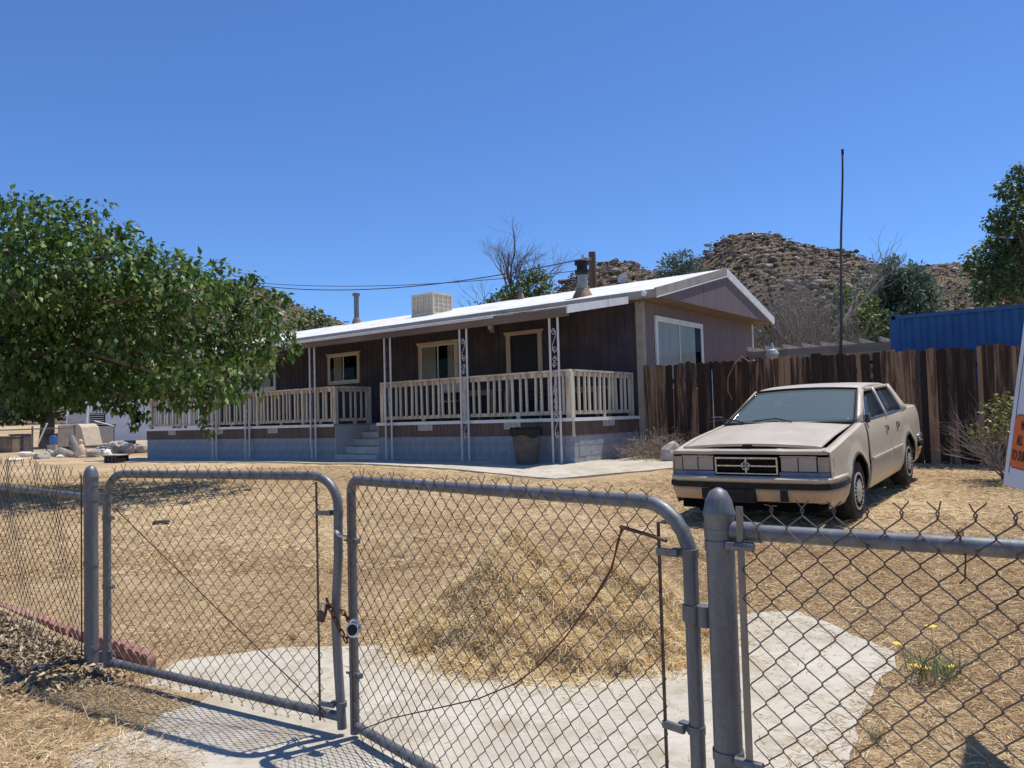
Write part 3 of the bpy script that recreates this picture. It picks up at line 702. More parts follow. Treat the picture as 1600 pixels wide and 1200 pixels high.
# railings
RT, RB = 2.23, 1.47
def rail_run(p, q, n_b, posts=(0, 1), lean=.012, pw=.045):
    p = Vector((p[0], p[1], 0)); q = Vector((q[0], q[1], 0)); d = (q-p); L = d.length; d.normalize(); ang = atan2(d.y, d.x)
    f_ = bpy.data.objects.new('railing', None); COL.objects.link(f_); f_.parent = porch; f_.location = p; f_.rotation_euler = (0, 0, ang)
    MB().box(-.03, L+.03, -.055, .055, RT, RT+.035).build('top_rail', M['rail'], f_)
    MB().box(0, L, -.02, .02, RT-.085, RT-.002).build('upper_rail', M['rail'], f_)
    MB().box(0, L, -.02, .02, RB-.035, RB+.035).build('bottom_rail', M['rail'], f_)
    b0 = MB().box(-.019, .019, -.019, .019, RB-.02, RT-.01)
    bo = None
    for k in range(n_b):
        x = L*(k+.75)/(n_b+.5)
        if bo is None: bo = b0.build('baluster', M['rail'], f_); o = bo
        else: o = inst(bo, f_)
        o.location = (x+rnd.gauss(0, .008), -.042, 0); o.rotation_euler = (0, rnd.gauss(0, lean), 0)
    for t in posts:
        MB().box(L*t-pw, L*t+pw, -pw, pw, FZ+.03, RT-.001).build('post', M['rail'], f_)
    for t in np.linspace(0, 1, max(2, int(L/1.5))+1)[1:-1]:
        MB().box(L*t-.04, L*t+.04, -.018, .018, FZ+.03, RB-.036).build('foot_block', M['rail'], f_)
    return f_
YF = PYF+.06
rail_run((-5.24, YF), (-2.75, YF), 15, (0, .98)); rail_run((-2.66, YF), (-.25, YF), 14, (1,), pw=.06)
rail_run((-.25, YF+.12), (-.25, -.12), 12, (1,))
rail_run((-8.0, YF), (-6.87, YF), 7, (1,)); rail_run((-9.9, YF), (-8.08, YF), 11, (1,)); rail_run((-12.4, YF), (-9.98, YF), 15, (1,)); rail_run((-15.5, YF), (-12.48, YF), 19, (0, 1))
rail_run((-6.87, YF+.12), (-6.87, -1.35), 5, (1,)); rail_run((-15.5, -.1), (-15.5, YF-.1), 13, (0,))
# wrought iron posts
def scroll(mb, x, z, w, h, flip):
    pts = []
    s_ = 1 if flip else -1
    for k in range(15):
        t = k/14*2.6*pi; r = w*.46*(1-k/14*.75); pts.append((x+s_*(w*.04)+r*cos(t+pi/2)*s_, 0, z+h*.5-w*.5+r*sin(t+pi/2)))
    mb.tube(pts, .006, 4)
    p2 = []
    for k in range(15):
        t = k/14*2.6*pi; r = w*.46*(1-k/14*.75); p2.append((x-s_*(w*.04)+r*cos(t-pi/2)*s_, 0, z-h*.5+w*.5+r*sin(t-pi/2)))
    mb.tube(p2, .006, 4); mb.tube([pts[0], (x+w*.3, 0, z+h*.2), (x-w*.3, 0, z-h*.2), p2[0]], .006, 4)
posts_at = [(-.455, 'ornate white iron post at the porch corner nearest the car'), (-2.67, 'ornate white iron post left of the front door'), (-4.88, 'ornate white iron post right of the porch steps'),
            (-7.49, 'white iron post left of the porch steps'), (-10.2, 'white iron post standing by the tip of the mulberry branches'), (-11.75, 'white iron post mostly hidden by the mulberry leaves')]
for i, (x, lb) in enumerate(posts_at):
    t = hthing('porch_post', lb, 'post', x, -2.56, .5, 'iron posts carrying the porch awning')
    top = AZF-.17-.5+.004; w = .185
    for s_ in (-1, 1):
        mb = MB()
        if i == 3 and s_ < 0: mb.tube([(-w/2+.03, 0, 0), (-w/2+.035, 0, .22), (-w/2, 0, .42), (-w/2, 0, top)], .021, 8)
        else: mb.tube([(s_*w/2, 0, 0), (s_*w/2, 0, top)], .021, 8)
        mb.build('upright', M['postmetal'], t, True)
    dk = M['postmetal'] if i in (0, 1) else M['iron']
    for k in range(3):
        mb = MB(); scroll(mb, 0, top-.42-k*.78, w-.05, .46, k % 2 == 0); mb.build('scroll', dk, t)
    for k in range(2):
        mb = MB(); scroll(mb, 0, top-.81-k*.78, w-.07, .22, k % 2 == 1); mb.build('scroll', dk, t)
    MB().box(-w/2-.03, w/2+.03, -.03, .03, -.012, .012).build('base_plate', M['postmetal'], t)
# things on the porch
def slat_chair(label, x, y, rz_, m_):
    t = hthing('slatted_chair', label, 'chair', x, y, FZ+.03, None, rz_)
    for sx in (-.26, .26):
        for sy in (-.24, .24): MB().box(sx-.025, sx+.025, sy-.025, sy+.025, 0, .6 if sy < 0 else .42).build('leg', m_, t)
        MB().box(sx-.05, sx+.05, -.32, .30, .6, .63).build('armrest', m_, t)
    for k in range(6): MB().box(-.25, .25, -.25+k*.085, -.25+k*.085+.07, .40, .425).build('seat_slat', m_, t)
    for k in range(7):
        z = .48+k*.08; MB().box(-.25, .25, .22+k*.02, .245+k*.02, z, z+.065).build('back_slat', m_, t)
    for sx in (-.26, .26): MB().tube([(sx, .22, .4), (sx, .37, 1.05)], .02, 6).build('back_post', m_, t)
wd = mat('porch_wood', S(140, 118, 92), S(166, 142, 112), 6, .8, stretch=(1, 1, .3)); dkm = mat('dark_chair', S(54, 50, 54), S(72, 66, 68), 6, .7)
slat_chair('dark slatted armchair beside the front door behind the railing', -2.25, -.75, R(15), dkm)
slat_chair('dark slatted armchair under the window behind the railing', -4.9, -.8, R(-10), dkm)
def porch_table(label, x, y, w, d, h):
    t = hthing('porch_table', label, 'table', x, y, FZ+.03)
    for k in range(4): MB().box(-w/2, w/2, -d/2+k*d/4, -d/2+(k+1)*d/4-.01, h-.03, h).build('table_slat', wd, t)
    for sx in (-1, 1):
        for sy in (-1, 1): MB().box(sx*(w/2-.06)-.025, sx*(w/2-.06)+.025, sy*(d/2-.06)-.025, sy*(d/2-.06)+.025, 0, h-.03).build('leg', wd, t)
    MB().box(-w/2+.05, w/2-.05, -d/2+.04, -d/2+.06, h-.12, h-.03).build('apron', wd, t)
porch_table('wooden table between the two porch chairs', -3.75, -.6, .9, .6, .68)
porch_table('long wooden bench table at the right end of the porch', -1.0, -.7, 1.0, .6, .62)
fc = hthing('folding_chair', 'folding chair with pale seat near the porch window', 'chair', -4.15, -1.35, FZ+.03, None, R(25))
for sx in (-.22, .22):
    MB().tube([(sx, -.25, 0), (sx, .22, .85)], .012, 6).build('frame_tube', M['iron'], fc); MB().tube([(sx, .25, 0), (sx, -.2, .45)], .012, 6).build('frame_tube', M['iron'], fc)
MB().box(-.21, .21, -.2, .18, .43, .45).build('seat', M['curtain'], fc); MB().box(-.21, .21, .14, .2, .65, .85).build('backrest', M['curtain'], fc)
# bin with a black bag, in front of the porch
tb = hthing('trash_bin', 'grey ribbed bin with black bag over its rim by the porch', 'bin', -.93, -2.86, .53)
mb = MB(); n_ = 40; prof = [(.20, 0), (.27, .62)]
for (r, z) in ((.19, 0), (.265, .60), (.28, .61), (.28, .64), (.25, .64), (.18, .03)):
    mb.v += [((r+(.007 if k % 2 else -.007)*(z < .6))*cos(2*pi*k/n_)*1.0 for k in [0]) and ((r+(.007 if k % 2 else -.007)*(z < .6))*cos(2*pi*k/n_), (r+(.007 if k % 2 else -.007)*(z < .6))*sin(2*pi*k/n_), z) for k in range(n_)]
for i in range(5):
    for j in range(n_): mb.f.append((i*n_+j, i*n_+(j+1) % n_, (i+1)*n_+(j+1) % n_, (i+1)*n_+j))
mb.f.append(tuple(range(n_))[::-1]); mb.build('bin_body', M['trash'], tb)
mb = MB(); rows = []
for (r, z) in ((.287, .54), (.29, .60), (.30, .655), (.27, .69), (.18, .66), (.02, .62)):
    rows.append([(r*(1+.03*sin(k*1.0472+z*9))*cos(2*pi*k/24), r*(1+.03*sin(k*1.0472+z*9))*sin(2*pi*k/24), z+(.03*sin(k*1.0472)+.02*sin(k*.5236) if z < .55 else .015*sin(k*1.9))) for k in range(25)])
mb.grid(rows); mb.build('bag', M['black'], tb, True)

# ------------------------------------------------------------------ wooden fence
fence = hthing('wooden_fence', 'weathered dark plank fence running right from the house corner behind the car', 'fence', 0, -.06)
x = .02; k = 0
while x < 8.2:
    w = rnd.choice((.14, .14, .14, .19, .095, .14)); gx_, gy_ = hw(x+w/2, -.06); g0 = G(gx_, gy_)
    top = 2.40+rnd.gauss(0, .018)-.012*x; y0 = (.024 if k % 2 else 0)+rnd.gauss(0, .001); c1 = rnd.uniform(.015, .04)
    poly = [(0, g0-.05), (w, g0-.05), (w, top-c1), (w-c1, top), (c1, top+rnd.uniform(-.015, .01)), (0, top-c1)]
    b = MB().prism(poly, lambda p: (p[0], 0, p[1]), lambda p: (p[0], .02, p[1])).build('plank', M['boards'], fence)
    b.location = (x, y0, 0); b.rotation_euler = (0, rnd.gauss(0, .006), rnd.gauss(0, .01)); x += w-rnd.uniform(-.002, .006); k += 1
for z in (.85, 2.0): MB().box(0, 8.2, .065, .10, z, z+.09).build('cross_rail', M['boards'], fence)
for x in (1.2, 3.6, 6.0, 8.0): MB().box(x, x+.09, .102, .19, .4, 2.3).build('post', M['boards'], fence)
# orange cord hanging over the fence
cbl = hthing('hanging_cord', 'thin tan cord looped over the plank fence behind the car roof', 'cord', 0, -.1)
MB().tube([(2.26, .0, 2.33), (2.1, .06, 2.44), (1.98, -.02, 2.3), (1.85, -.03, 2.05), (1.84, -.03, 1.8), (1.92, -.03, 1.62)], .009, 5).build('cord', mat('tan_cord', S(150, 112, 80), S(170, 130, 92), 5, .8), cbl)

# ------------------------------------------------------------------ behind the fence
ct = hthing('shipping_container', 'blue corrugated shipping container standing behind the plank fence', 'container', 4.43, 1.2, .5)
mb = MB(); row = []; L = 6.06; x = .16; ph = 0
while x < L-.2:
    row += [(x, 0), (x+.072, 0), (x+.104, .036), (x+.176, .036)]; x += .25
row += [(x, 0)]
mb.grid([[(u, .02+d, .14) for u, d in row], [(u, .02+d, 2.55) for u, d in row]]); mb.build('side_panel', M['container'], ct)
mb = MB(); row2 = [(.16+k*.27+o, d) for k in range(8) for o, d in ((0, 0), (.07, 0), (.10, .036), (.20, .036))]
mb.grid([[(.02+d, u, .14) for u, d in row2], [(.02+d, u, 2.55) for u, d in row2]]); mb.build('end_panel', M['container'], ct)
MB().box(.06, L-.06, .07, 2.4, .05, 2.5).build('core', M['container'], ct)
for (xx, yy) in ((0, 0), (L-.16, 0), (0, 2.28), (L-.16, 2.28)):
    cpst = MB().box(xx, xx+.16, yy, yy+.16, 0, 2.59).build('corner_post', M['container'], ct)
    if yy == 0: MB().lathe([(.035, -.004), (.035, .002)], 12, Matrix.Translation((xx+.07, -.003, 2.53))@Matrix.Rotation(R(90), 4, 'X')).build('lifting_hole', M['dark'], cpst)
MB().box(.16, L-.16, .0, .07, 2.50, 2.565).build('top_rail', M['container'], ct); MB().box(.16, L-.16, .0, .07, 0, .15).build('bottom_rail', M['container'], ct)
MB().box(.02, L-.02, .03, 2.42, 2.552, 2.56).build('roof', M['container'], ct)
# weathered lumber arbour between house and container
ar = hthing('timber_arbour', 'silvered timber arbour frame between the house and the container', 'arbour', .6, 4.2, .5)
for x in (.3, 2.2, 4.1, 6.0):
    for y in (0, 1.6): MB().box(x, x+.12, y, y+.12, 0, 2.15).build('post', M['greywood'], ar)
for y in (-.04, 1.64): MB().box(0, 6.6, y-.02, y+.02, 2.15, 2.34).build('beam', M['greywood'], ar)
for k in range(16): MB().box(.1+k*.42, .1+k*.42+.05, -.3, 2.0, 2.345, 2.45).build('rafter', M['greywood'], ar)
for k in range(3): MB().box(0, 6.6, -.08, -.065, 1.55+k*.2, 1.68+k*.2).build('side_slat', M['greywood'], ar)
lt = thing('lantern', 'round pale lantern standing above the plank fence right of the house', 'lantern', tuple(at(1207, 562, 15.0)))
MB().lathe([(.04, 0), (.10, .04), (.125, .11), (.10, .18), (.045, .21), (.02, .33)], 16).build('globe', M['greypanel'], lt, True)
MB().tube([(0, 0, .32), (0, 0, .45)], .012, 6).build('stem', M['iron'], lt)
MB().tube([(0, 0, 0), (0, 0, -1.9)], .03, 6).build('stand', M['greywood'], lt)
am = thing('antenna_mast', 'tall thin dark antenna mast rising behind the plank fence', 'mast', (*at(1314, 550, 16.0)[:2], .5))
tp = at(1316, 237, 16.0); bs = at(1313.5, 550, 16.0); w0 = Vector(am.location)
pts = [Vector((bs[0], bs[1], .5))-w0]+[Vector(bs*(1-t)+tp*t)-w0+Vector((.012*sin(t*9), 0, 0)) for t in np.linspace(0, 1, 9)]
MB().tube(pts, [.035, .033]+[.03-.010*t for t in np.linspace(0, 1, 8)], 8).build('pole', M['antenna'], am, True)
MB().tube([pts[-1]-Vector((0, 0, .06)), pts[-1]+Vector((0, 0, .05))], .028, 8).build('tip', M['black'], am)
# utility pole and wires
p0 = at(925, 394, 30.0); up = thing('utility_pole', 'dark wooden utility pole behind the roof by the capped flue', 'pole', (p0[0], p0[1], .5))
h_ = p0[2]-.5; MB().tube([(0, 0, 0), (0, 0, h_)], [.17, .14], 10).build('pole', M['polewood'], up, True)
MB().tube([(-.05, -.15, h_-.3), (-.38, -.15, h_-.25)], .05, 6).build('insulator_arm', M['greywood'], up)
MB().tube([(-.38, -.15, h_-.38), (-.38, -.15, h_-.12)], .06, 6).build('insulator', M['greypanel'], up)
def wire(a, b, sag, r, label):
    a, b = np.array(a), np.array(b); t_ = thing('overhead_wire', label, 'wire', tuple(a))
    pts = [tuple((a+(b-a)*t-np.array([0, 0, sag*4*t*(1-t)]))-a) for t in np.linspace(0, 1, 22)]
    MB().tube(pts, r, 4).build('cable', M['cable'], t_)
wire(at(908, 405, 29.8), at(380, 443, 46), .75, .022, 'upper overhead wire rising to the utility pole')
wire(at(918, 421, 29.8), at(380, 440, 46), .45, .016, 'lower overhead wire crossing the sky left of the pole')
#@PART3
# ------------------------------------------------------------------ the car
car = thing('sedan_car', 'faded beige boxy sedan with its hood slightly raised parked on straw', 'car', (2.907, 8.563, .25), 0, None, (0, R(2.94), R(-127.5)))
def interp(x, xs_, ys_): return float(np.interp(x, xs_, ys_))
def zbelt(x): return interp(x, [-3.85, -3.7, -3.0, -.5, .3, .86], [.955, .975, .985, .955, .865, .775])
def yside(x, z):
    y = interp(z, [.18, .28, .42, .555, .575, .75, .88, .97, 1.02], [.795, .83, .852, .862, .852, .848, .835, .805, .785])
    if x > .3: y -= .09*(x-.3)**2
    if x < -3.1: y -= .09*(x+3.1)**2
    return y
def zbot(x):
    z = .235
    for cx, r in ((0, .375), (-2.65, .365)):
        if abs(x-cx) < r: z = max(z, .31+sqrt(max(0, r*r-(x-cx)**2)))
    return z
def side_panel(x0, x1, s, name, top_in=True, slant=0, dy=0):
    xs_ = sorted(set([x0, x1]+[round(v, 4) for v in np.arange(math.ceil(x0/.04)*.04, x1, .04)]+[v for v in (-.374, .374, -2.65-.364, -2.65+.364) if x0 < v < x1]))
    rows = []
    for x in xs_:
        zb, zt = zbot(x), zbelt(x); zs = [zb+(zt-zb)*t for t in (0, .12, .25, .38, .5, .62, .74, .86, .94, 1)]
        fl = 0
        for cx, r in ((0, .375), (-2.65, .365)):
            dd = abs(x-cx)
            if dd < r+.08: fl = 1
        row = []
        for z in zs:
            flare = 0
            for cx, r in ((0, .375), (-2.65, .365)):
                rr = sqrt((x-cx)**2+(z-.31)**2)
                if z > .3: flare = max(flare, .022*max(0, 1-abs(rr-r)/.11))
            sl_ = slant*(z-.6)
            row.append((x+(sl_ if x in (x0,) else 0), s*(yside(x, z)+flare+dy), z))
        if top_in: row += [(x, s*(yside(x, zt)-.025+dy), zt+.012), (x, s*(yside(x, zt)-.075+dy), zt+.016)]
        rows.append(row)
    if s < 0: rows = rows[::-1]
    return MB().grid(rows).build(name, M['paint'], car, True, solid=.012)
body = None
for s in (1, -1):
    fd = side_panel(-.525 if s > 0 else -.555, .845, s, 'front_fender', slant=-.10 if s > 0 else 0)
    pts = [(.37*cos(t), s*(.87), .31+.37*sin(t)) for t in np.linspace(-.15, pi+.15, 18)]
    MB().tube([(a, s*(yside(a, c_)+.018), c_) for a, b, c_ in pts], .012, 6).build('arch_trim', M['black'], fd, True)
    fdr = side_panel(-1.655, -.605 if s > 0 else -.57, s, 'front_door', dy=.004)
    rdr = side_panel(-2.66, -1.672, s, 'rear_door', dy=.002)
    qp = side_panel(-3.80, -2.672, s, 'quarter_panel')
    MB().tube([(-2.65+.36*cos(t), s*(yside(-2.65+.36*cos(t), .31+.36*sin(t))+.018), .31+.36*sin(t)) for t in np.linspace(-.1, pi+.1, 18)], .011, 6).build('arch_trim', M['black'], qp, True)
    for (d_, xa, xb) in ((fdr, -1.64, -.63), (rdr, -2.26, -1.69)):
        q = MB(); q.box(xa, xb, -.012, .008, .545, .572); q.v = [(a, s*(yside(a, .555)+.012)+b, c_) for a, b, c_ in q.v]; q.build('side_moulding', M['paint'], d_, bevel=.003)
        hx = xa+.13; h = MB().box(hx-.06, hx+.06, -.008, .012, .80, .85); h.v = [(a, s*(yside(hx, .82)+.006)+s*b, c_) for a, b, c_ in h.v]; h.build('handle', M['chrome'], d_, bevel=.004)
        k_ = MB().box(hx-.065, hx+.065, -.008, .004, .79, .86); k_.v = [(a, s*(yside(hx, .82)+.002)+s*b, c_) for a, b, c_ in k_.v]; k_.build('handle_recess', M['black'], d_)
        b_ = MB(); b_.box(xa-.01, xb+.01, -.014, .006, 0, .022); b_.v = [(a, s*(yside(a, .96)-.01)+s*b, zbelt(a)+.004+c_) for a, b, c_ in b_.v]; b_.build('belt_trim', M['blueTrim'], d_)
# dark core under the panels, sills, floor
mb = MB(); mb.box(-3.72, -3.05, -.60, .60, .25, .93); mb.box(-2.25, -.42, -.76, .76, .24, .93); mb.box(-3.05, -2.25, -.60, .60, .25, .93); mb.box(-.42, .76, -.60, .60, .24, .70)
mb.build('underbody', M['dark'], car)
# hood: popped up slightly, with two pressed creases and a stepped front lip
rows = []
for i in range(15):
    t = i/14; rw = []
    for j in range(25):
        y = -.725+1.45*j/24; ay = abs(y)
        xf = .80 if ay < .34 else .765
        x = xf*(1-t)+(-.515+.10*(1-(y/.73)**2))*t
        z = zbelt(x)+.018+.032*(1-(ay/.73)**2)+(.010 if ay < .345 else .0)*(1-t)+.017*(1-t)
        if i == 0: z -= .0
        rw.append((x, y, z))
    rows.append(rw)
lip = [(p[0]+.006, p[1], p[2]-.026) for p in rows[0]]
hd = MB().grid([lip]+rows).build('hood', M['paint'], car, True, solid=.008)
MB().box(.801, .812, -.05, .05, zbelt(.8)+.052, zbelt(.8)+.066).build('hood_latch', M['black'], hd)
# header panel above the lamps
rows = []
for (x, dz) in ((.70, .012), (.78, .010), (.845, -.004), (.866, -.03)):
    rows.append([(x-(.02*(abs(y)/.8)**4)+(.018 if abs(y) < .335 else 0), y, zbelt(.80)+dz+(.006 if abs(y) < .335 else 0)) for y in np.linspace(-.80, .80, 41)])
MB().grid(rows).build('header_panel', M['paint'], car, True, solid=.012)
# grille
gr = bpy.data.objects.new('grille', None); COL.objects.link(gr); gr.parent = car; gr.location = (.862, 0, .645)
mb = MB(); gh, gw = .088, .325
mb.box(-.03, .032, -gw, gw, gh-.02, gh); mb.box(-.03, .026, -gw, gw, -gh, -gh+.014); mb.box(-.03, .026, -gw, -gw+.016, -gh+.014, gh-.02); mb.box(-.03, .026, gw-.016, gw, -gh+.014, gh-.02)
mb.build('surround', M['chrome'], gr, bevel=.003)
mb = MB(); mb.box(-.01, .018, -gw+.016, gw-.016, -.010, .004); mb.box(-.01, .0185, -.009, .009, -gh+.014, gh-.02); mb.build('cross_bar', M['chrome'], gr)
MB().box(-.03, -.012, -gw+.01, gw-.01, -gh+.01, gh-.01).build('backing', M['dark'], gr)
for k in range(1, 8):
    z = -gh+.02+k*(2*gh-.04)/8; MB().box(-.012, .008, -gw+.016, gw-.016, z-.0022, z+.0022).build('fin', M['black'], gr)
for k in range(1, 22):
    y = -gw+.016+k*(2*gw-.032)/22; MB().box(-.012, .005, y-.0015, y+.0015, -gh+.014, gh-.02).build('fin', M['black'], gr)
# round badge: pentagon ring with a five pointed star cut
mb = MB(); N5 = 5
ring = lambda r: [(r*sin(2*pi*k/5), r*cos(2*pi*k/5)) for k in range(5)]
o_, i_ = ring(.050), ring(.041)
for k in range(5):
    a, b, c_, d_ = o_[k], o_[(k+1) % 5], i_[(k+1) % 5], i_[k]
    mb.add([(.02, *a), (.02, *b), (.02, *c_), (.02, *d_), (.03, *a), (.03, *b), (.03, *c_), (.03, *d_)], [(3, 2, 1, 0), (4, 5, 6, 7), (0, 1, 5, 4), (2, 3, 7, 6)])
    a0 = 2*pi*k/5; tipp = (.041*sin(a0), .041*cos(a0)); w_ = .006
    mb.tube([(.025, 0, 0), (.025, tipp[0], tipp[1])], .0045, 4)
mb.build('star_badge', M['chrome'], gr)
for s in (1, -1):
    hl = bpy.data.objects.new('headlight', None); COL.objects.link(hl); hl.parent = car
    y0, y1 = sorted((s*.345, s*.70)); MB().box(.80, .855, y0, y1, .585, .735).build('housing', M['black'], hl)
    MB().box(.860, .868, y0+.008, y1-.008, .592, .728).build('lens', M['lampglass'], hl, bevel=.003)
    MB().box(.8555, .8570, y0+.012, y1-.012, .596, .724).build('reflector', M['chrome'], hl)
    for kk in range(9): MB().box(.8571, .8585, y0+.02+kk*.037, y0+.035+kk*.037, .600, .720).build('flute', M['lens'], hl)
    MB().box(.862, .874, y0, y1, .733, .741).build('chrome_strip', M['chrome'], hl)
    MB().box(.869, .872, s*.52-.004, s*.52+.004, .592, .728).build('divider', M['black'], hl)
    cl = bpy.data.objects.new('corner_lamp', None); COL.objects.link(cl); cl.parent = car
    pl_ = [(.862, .705), (.858, .76), (.84, .805), (.76, .828), (.76, .79), (.82, .76), (.83, .705)]
    MB().prism([(a, s*b) for a, b in pl_], lambda p: (p[0], p[1], .588), lambda p: (p[0], p[1], .732)).build('lens', M['marker'], cl)
    pl_ = [(.838, .8085), (.765, .829), (.765, .833), (.842, .812)]
    MB().prism([(a, s*b) for a, b in pl_], lambda p: (p[0], p[1], .60), lambda p: (p[0], p[1], .715)).build('red_lens', M['redlens'], cl)
    MB().prism([(.88, s*.335), (.878, s*.72), (.862, s*.80), (.80, s*.835), (.79, s*.79), (.84, s*.335)], lambda p: (p[0], p[1], .540), lambda p: (p[0], p[1], .586)).build('lamp_sill', M['blueTrim'], car, bevel=.004)
# front bumper
path = [(.40, .862), (.62, .862), (.78, .85), (.89, .81), (.945, .72), (.965, .4), (.97, 0)]
path = path+[(a, -b) for a, b in path[:-1][::-1]]
def loft(prof, name, m_, par, path=path, sm=True):
    rows = []; c_ = np.array([.2, 0.])
    for (o, z) in prof:
        rw = []
        for k, p in enumerate(path):
            a = np.array(path[max(0, k-1)]); b = np.array(path[min(len(path)-1, k+1)]); t = b-a; t = t/np.linalg.norm(t); n2 = np.array([-t[1], t[0]])
            if (np.array(p)-c_)@n2 < 0: n2 = -n2
            q = np.array(p)+n2*o; rw.append((q[0], q[1], z))
        rows.append(rw)
    return MB().grid(rows).build(name, m_, par, sm, solid=.01)
fbm = bpy.data.objects.new('front_bumper', None); COL.objects.link(fbm); fbm.parent = car
loft([(-.12, .545), (-.01, .540), (.008, .525), (.008, .485)], 'upper_shell', M['paint'], fbm)
loft([(.0, .487), (.018, .482), (.020, .43), (.0, .424)], 'rub_strip', M['black'], fbm)
loft([(.004, .426), (.0, .38), (-.03, .30), (-.10, .275)], 'lower_shell', M['paintlow'], fbm)
MB().box(.955, .992, -.36, .12, .285, .425).build('plate_recess', M['black'], fbm)
MB().box(.9925, .997, -.30, .02, .30, .42).build('plate_bracket', M['black'], fbm)
for y in (-.41, .40): MB().box(.94, .980, y-.035, y+.035, .31, .42).build('bumper_guard', M['black'], fbm)
MB().box(.6, .9, -.7, .7, .2, .29).build('valance', M['dark'], car)
# rear end
path_r = [(-3.30, .855), (-3.6, .85), (-3.80, .82), (-3.87, .72), (-3.89, 0)]; path_r = path_r+[(a, -b) for a, b in path_r[:-1][::-1]]
rbm = bpy.data.objects.new('rear_bumper', None); COL.objects.link(rbm); rbm.parent = car
def loft_r(prof, name, m_):
    rows = []; c_ = np.array([-3.0, 0.])
    for (o, z) in prof:
        rw = []
        for k, p in enumerate(path_r):
            d = np.array(p)-c_; d = d/np.linalg.norm(d); q = np.array(p)+d*o; rw.append((q[0], q[1], z))
        rows.append(rw)
    MB().grid(rows).build(name, m_, rbm, True, solid=.01)
loft_r([(-.1, .585), (.0, .58), (.012, .56), (.012, .50)], 'upper_shell', M['chrome']); loft_r([(.0, .502), (.02, .495), (.02, .44), (0, .435)], 'rub_strip', M['black']); loft_r([(.0, .437), (-.04, .30)], 'lower_shell', M['paintlow'])
rows = [[(x, y, zbelt(x)+.016+.018*(1-(y/.76)**2)) for y in np.linspace(-.735, .735, 13)] for x in np.linspace(-3.76, -2.98, 6)]
MB().grid(rows).build('trunk_lid', M['paint'], car, True, solid=.01)
rows = [[(x-.02*(1-(y/.8)**2), y, z) for y in np.linspace(-.765, .765, 11)] for x, z in ((-3.76, .985), (-3.805, .96), (-3.82, .75), (-3.80, .56))]
MB().grid(rows).build('rear_panel', M['paint'], car, True, solid=.01)
for s in (1, -1): MB().box(-3.85, -3.80, *sorted((s*.45, s*.77)), .68, .86).build('taillight', M['redlens'], car)
# greenhouse
def P3(x, y, z): return np.array([x, y, z])
AB, AT, CT, CB = P3(-.52, .765, .965), P3(-1.27, .625, 1.315), P3(-2.68, .625, 1.325), P3(-3.00, .75, 1.0)
BB, BT = P3(-1.66, .80, .985), P3(-1.74, .63, 1.335)
def roofz(x, y): return interp(x, [-2.70, -2.4, -1.8, -1.4, -1.24], [1.322, 1.352, 1.366, 1.348, 1.318])+.028*(1-(y/.62)**2)-.0
rows = []
for x in np.linspace(-1.25, -2.70, 14):
    rows.append([(x+.05*(1-(y/.62)**2)*(1 if x > -1.6 else (-1 if x < -2.4 else 0))*(1-min(abs(x+1.25), abs(x+2.7))/.35 if min(abs(x+1.25), abs(x+2.7)) < .35 else 0), y, roofz(x, y)) for y in np.linspace(-.60, .60, 15)])
rows = [[(r[0][0], -.635, r[0][2]-.03)]+r+[(r[-1][0], .635, r[-1][2]-.03)] for r in rows]
MB().grid(rows).build('roof', M['paint'], car, True, solid=.012)
def strip(a, b, c_, d_, name, m_, s, par=None, sol=.02, n_=5):
    """quad a-b (outer) to d-c, as a thin panel on side s"""
    f_ = lambda p: (p[0], s*p[1], p[2])
    rows = [[f_(a+(b-a)*t) for t in np.linspace(0, 1, n_)], [f_(d_+(c_-d_)*t) for t in np.linspace(0, 1, n_)]]
    if s < 0: rows = rows[::-1]
    return MB().grid(rows).build(name, m_, par or car, True, solid=sol)
for s in (1, -1):
    strip(AB+P3(.03, -.02, -.01), AT+P3(.03, -.02, .01), AT+P3(-.07, .015, .01), AB+P3(-.09, .02, .0), 'windscreen_pillar', M['paint'], s)
    strip(AT+P3(-.0, .012, .012), CT+P3(0, .012, .004), CT+P3(.05, .022, -.032), AT+P3(-.06, .022, -.032), 'roof_rail', M['paint'], s, n_=8)
    strip(BB+P3(.035, .01, -.02), BT+P3(.03, .018, -.025), BT+P3(-.03, .018, -.025), BB+P3(-.035, .01, -.02), 'middle_pillar', M['paint'], s)
    # broad rear pillar
    strip(P3(-2.62, .80, .97), P3(-2.54, .65, 1.30), CT+P3(-.02, .01, .0), CB+P3(-.02, .03, -.02), 'rear_pillar', M['paint'], s)
    for (b0, b1, t1, t0) in ((P3(-.66, .80, .965), P3(-1.615, .805, .98), P3(-1.70, .642, 1.305), P3(-1.31, .640, 1.288)), (P3(-1.70, .805, .98), P3(-2.605, .80, .985), P3(-2.525, .648, 1.298), P3(-1.785, .642, 1.306))):
        ins = P3(0, -.012, 0)
        strip(b0+ins, t0+ins, t1+ins, b1+ins, 'side_window', M['sideglass'], s, sol=.004)
        mb = MB(); f_ = lambda p: (p[0], s*p[1], p[2]); mb.tube([f_(b0), f_(b1), f_(t1), f_(t0)], .010, 5, closed=True); mb.build('window_trim', M['blueTrim'], car)
def wind(bx_, tx, zb, zt, yb, yt, bow, name, m_, off=0):
    rows = []
    for t in np.linspace(0, 1, 9):
        rw = []
        for y in np.linspace(-1, 1, 17):
            hwid = yb+(yt-yb)*t; x = bx_+(tx-bx_)*t+bow*(1-y*y); rw.append((x, y*hwid, zb+(zt-zb)*t+.028*(1-y*y)*t+off+.03*sin(pi*t)*.4))
        rows.append(rw)
    return MB().grid(rows).build(name, m_, car, True, solid=.004)
wg = wind(-.50, -1.26, .972, 1.318, .735, .60, .11, 'windscreen', M['carglass'])
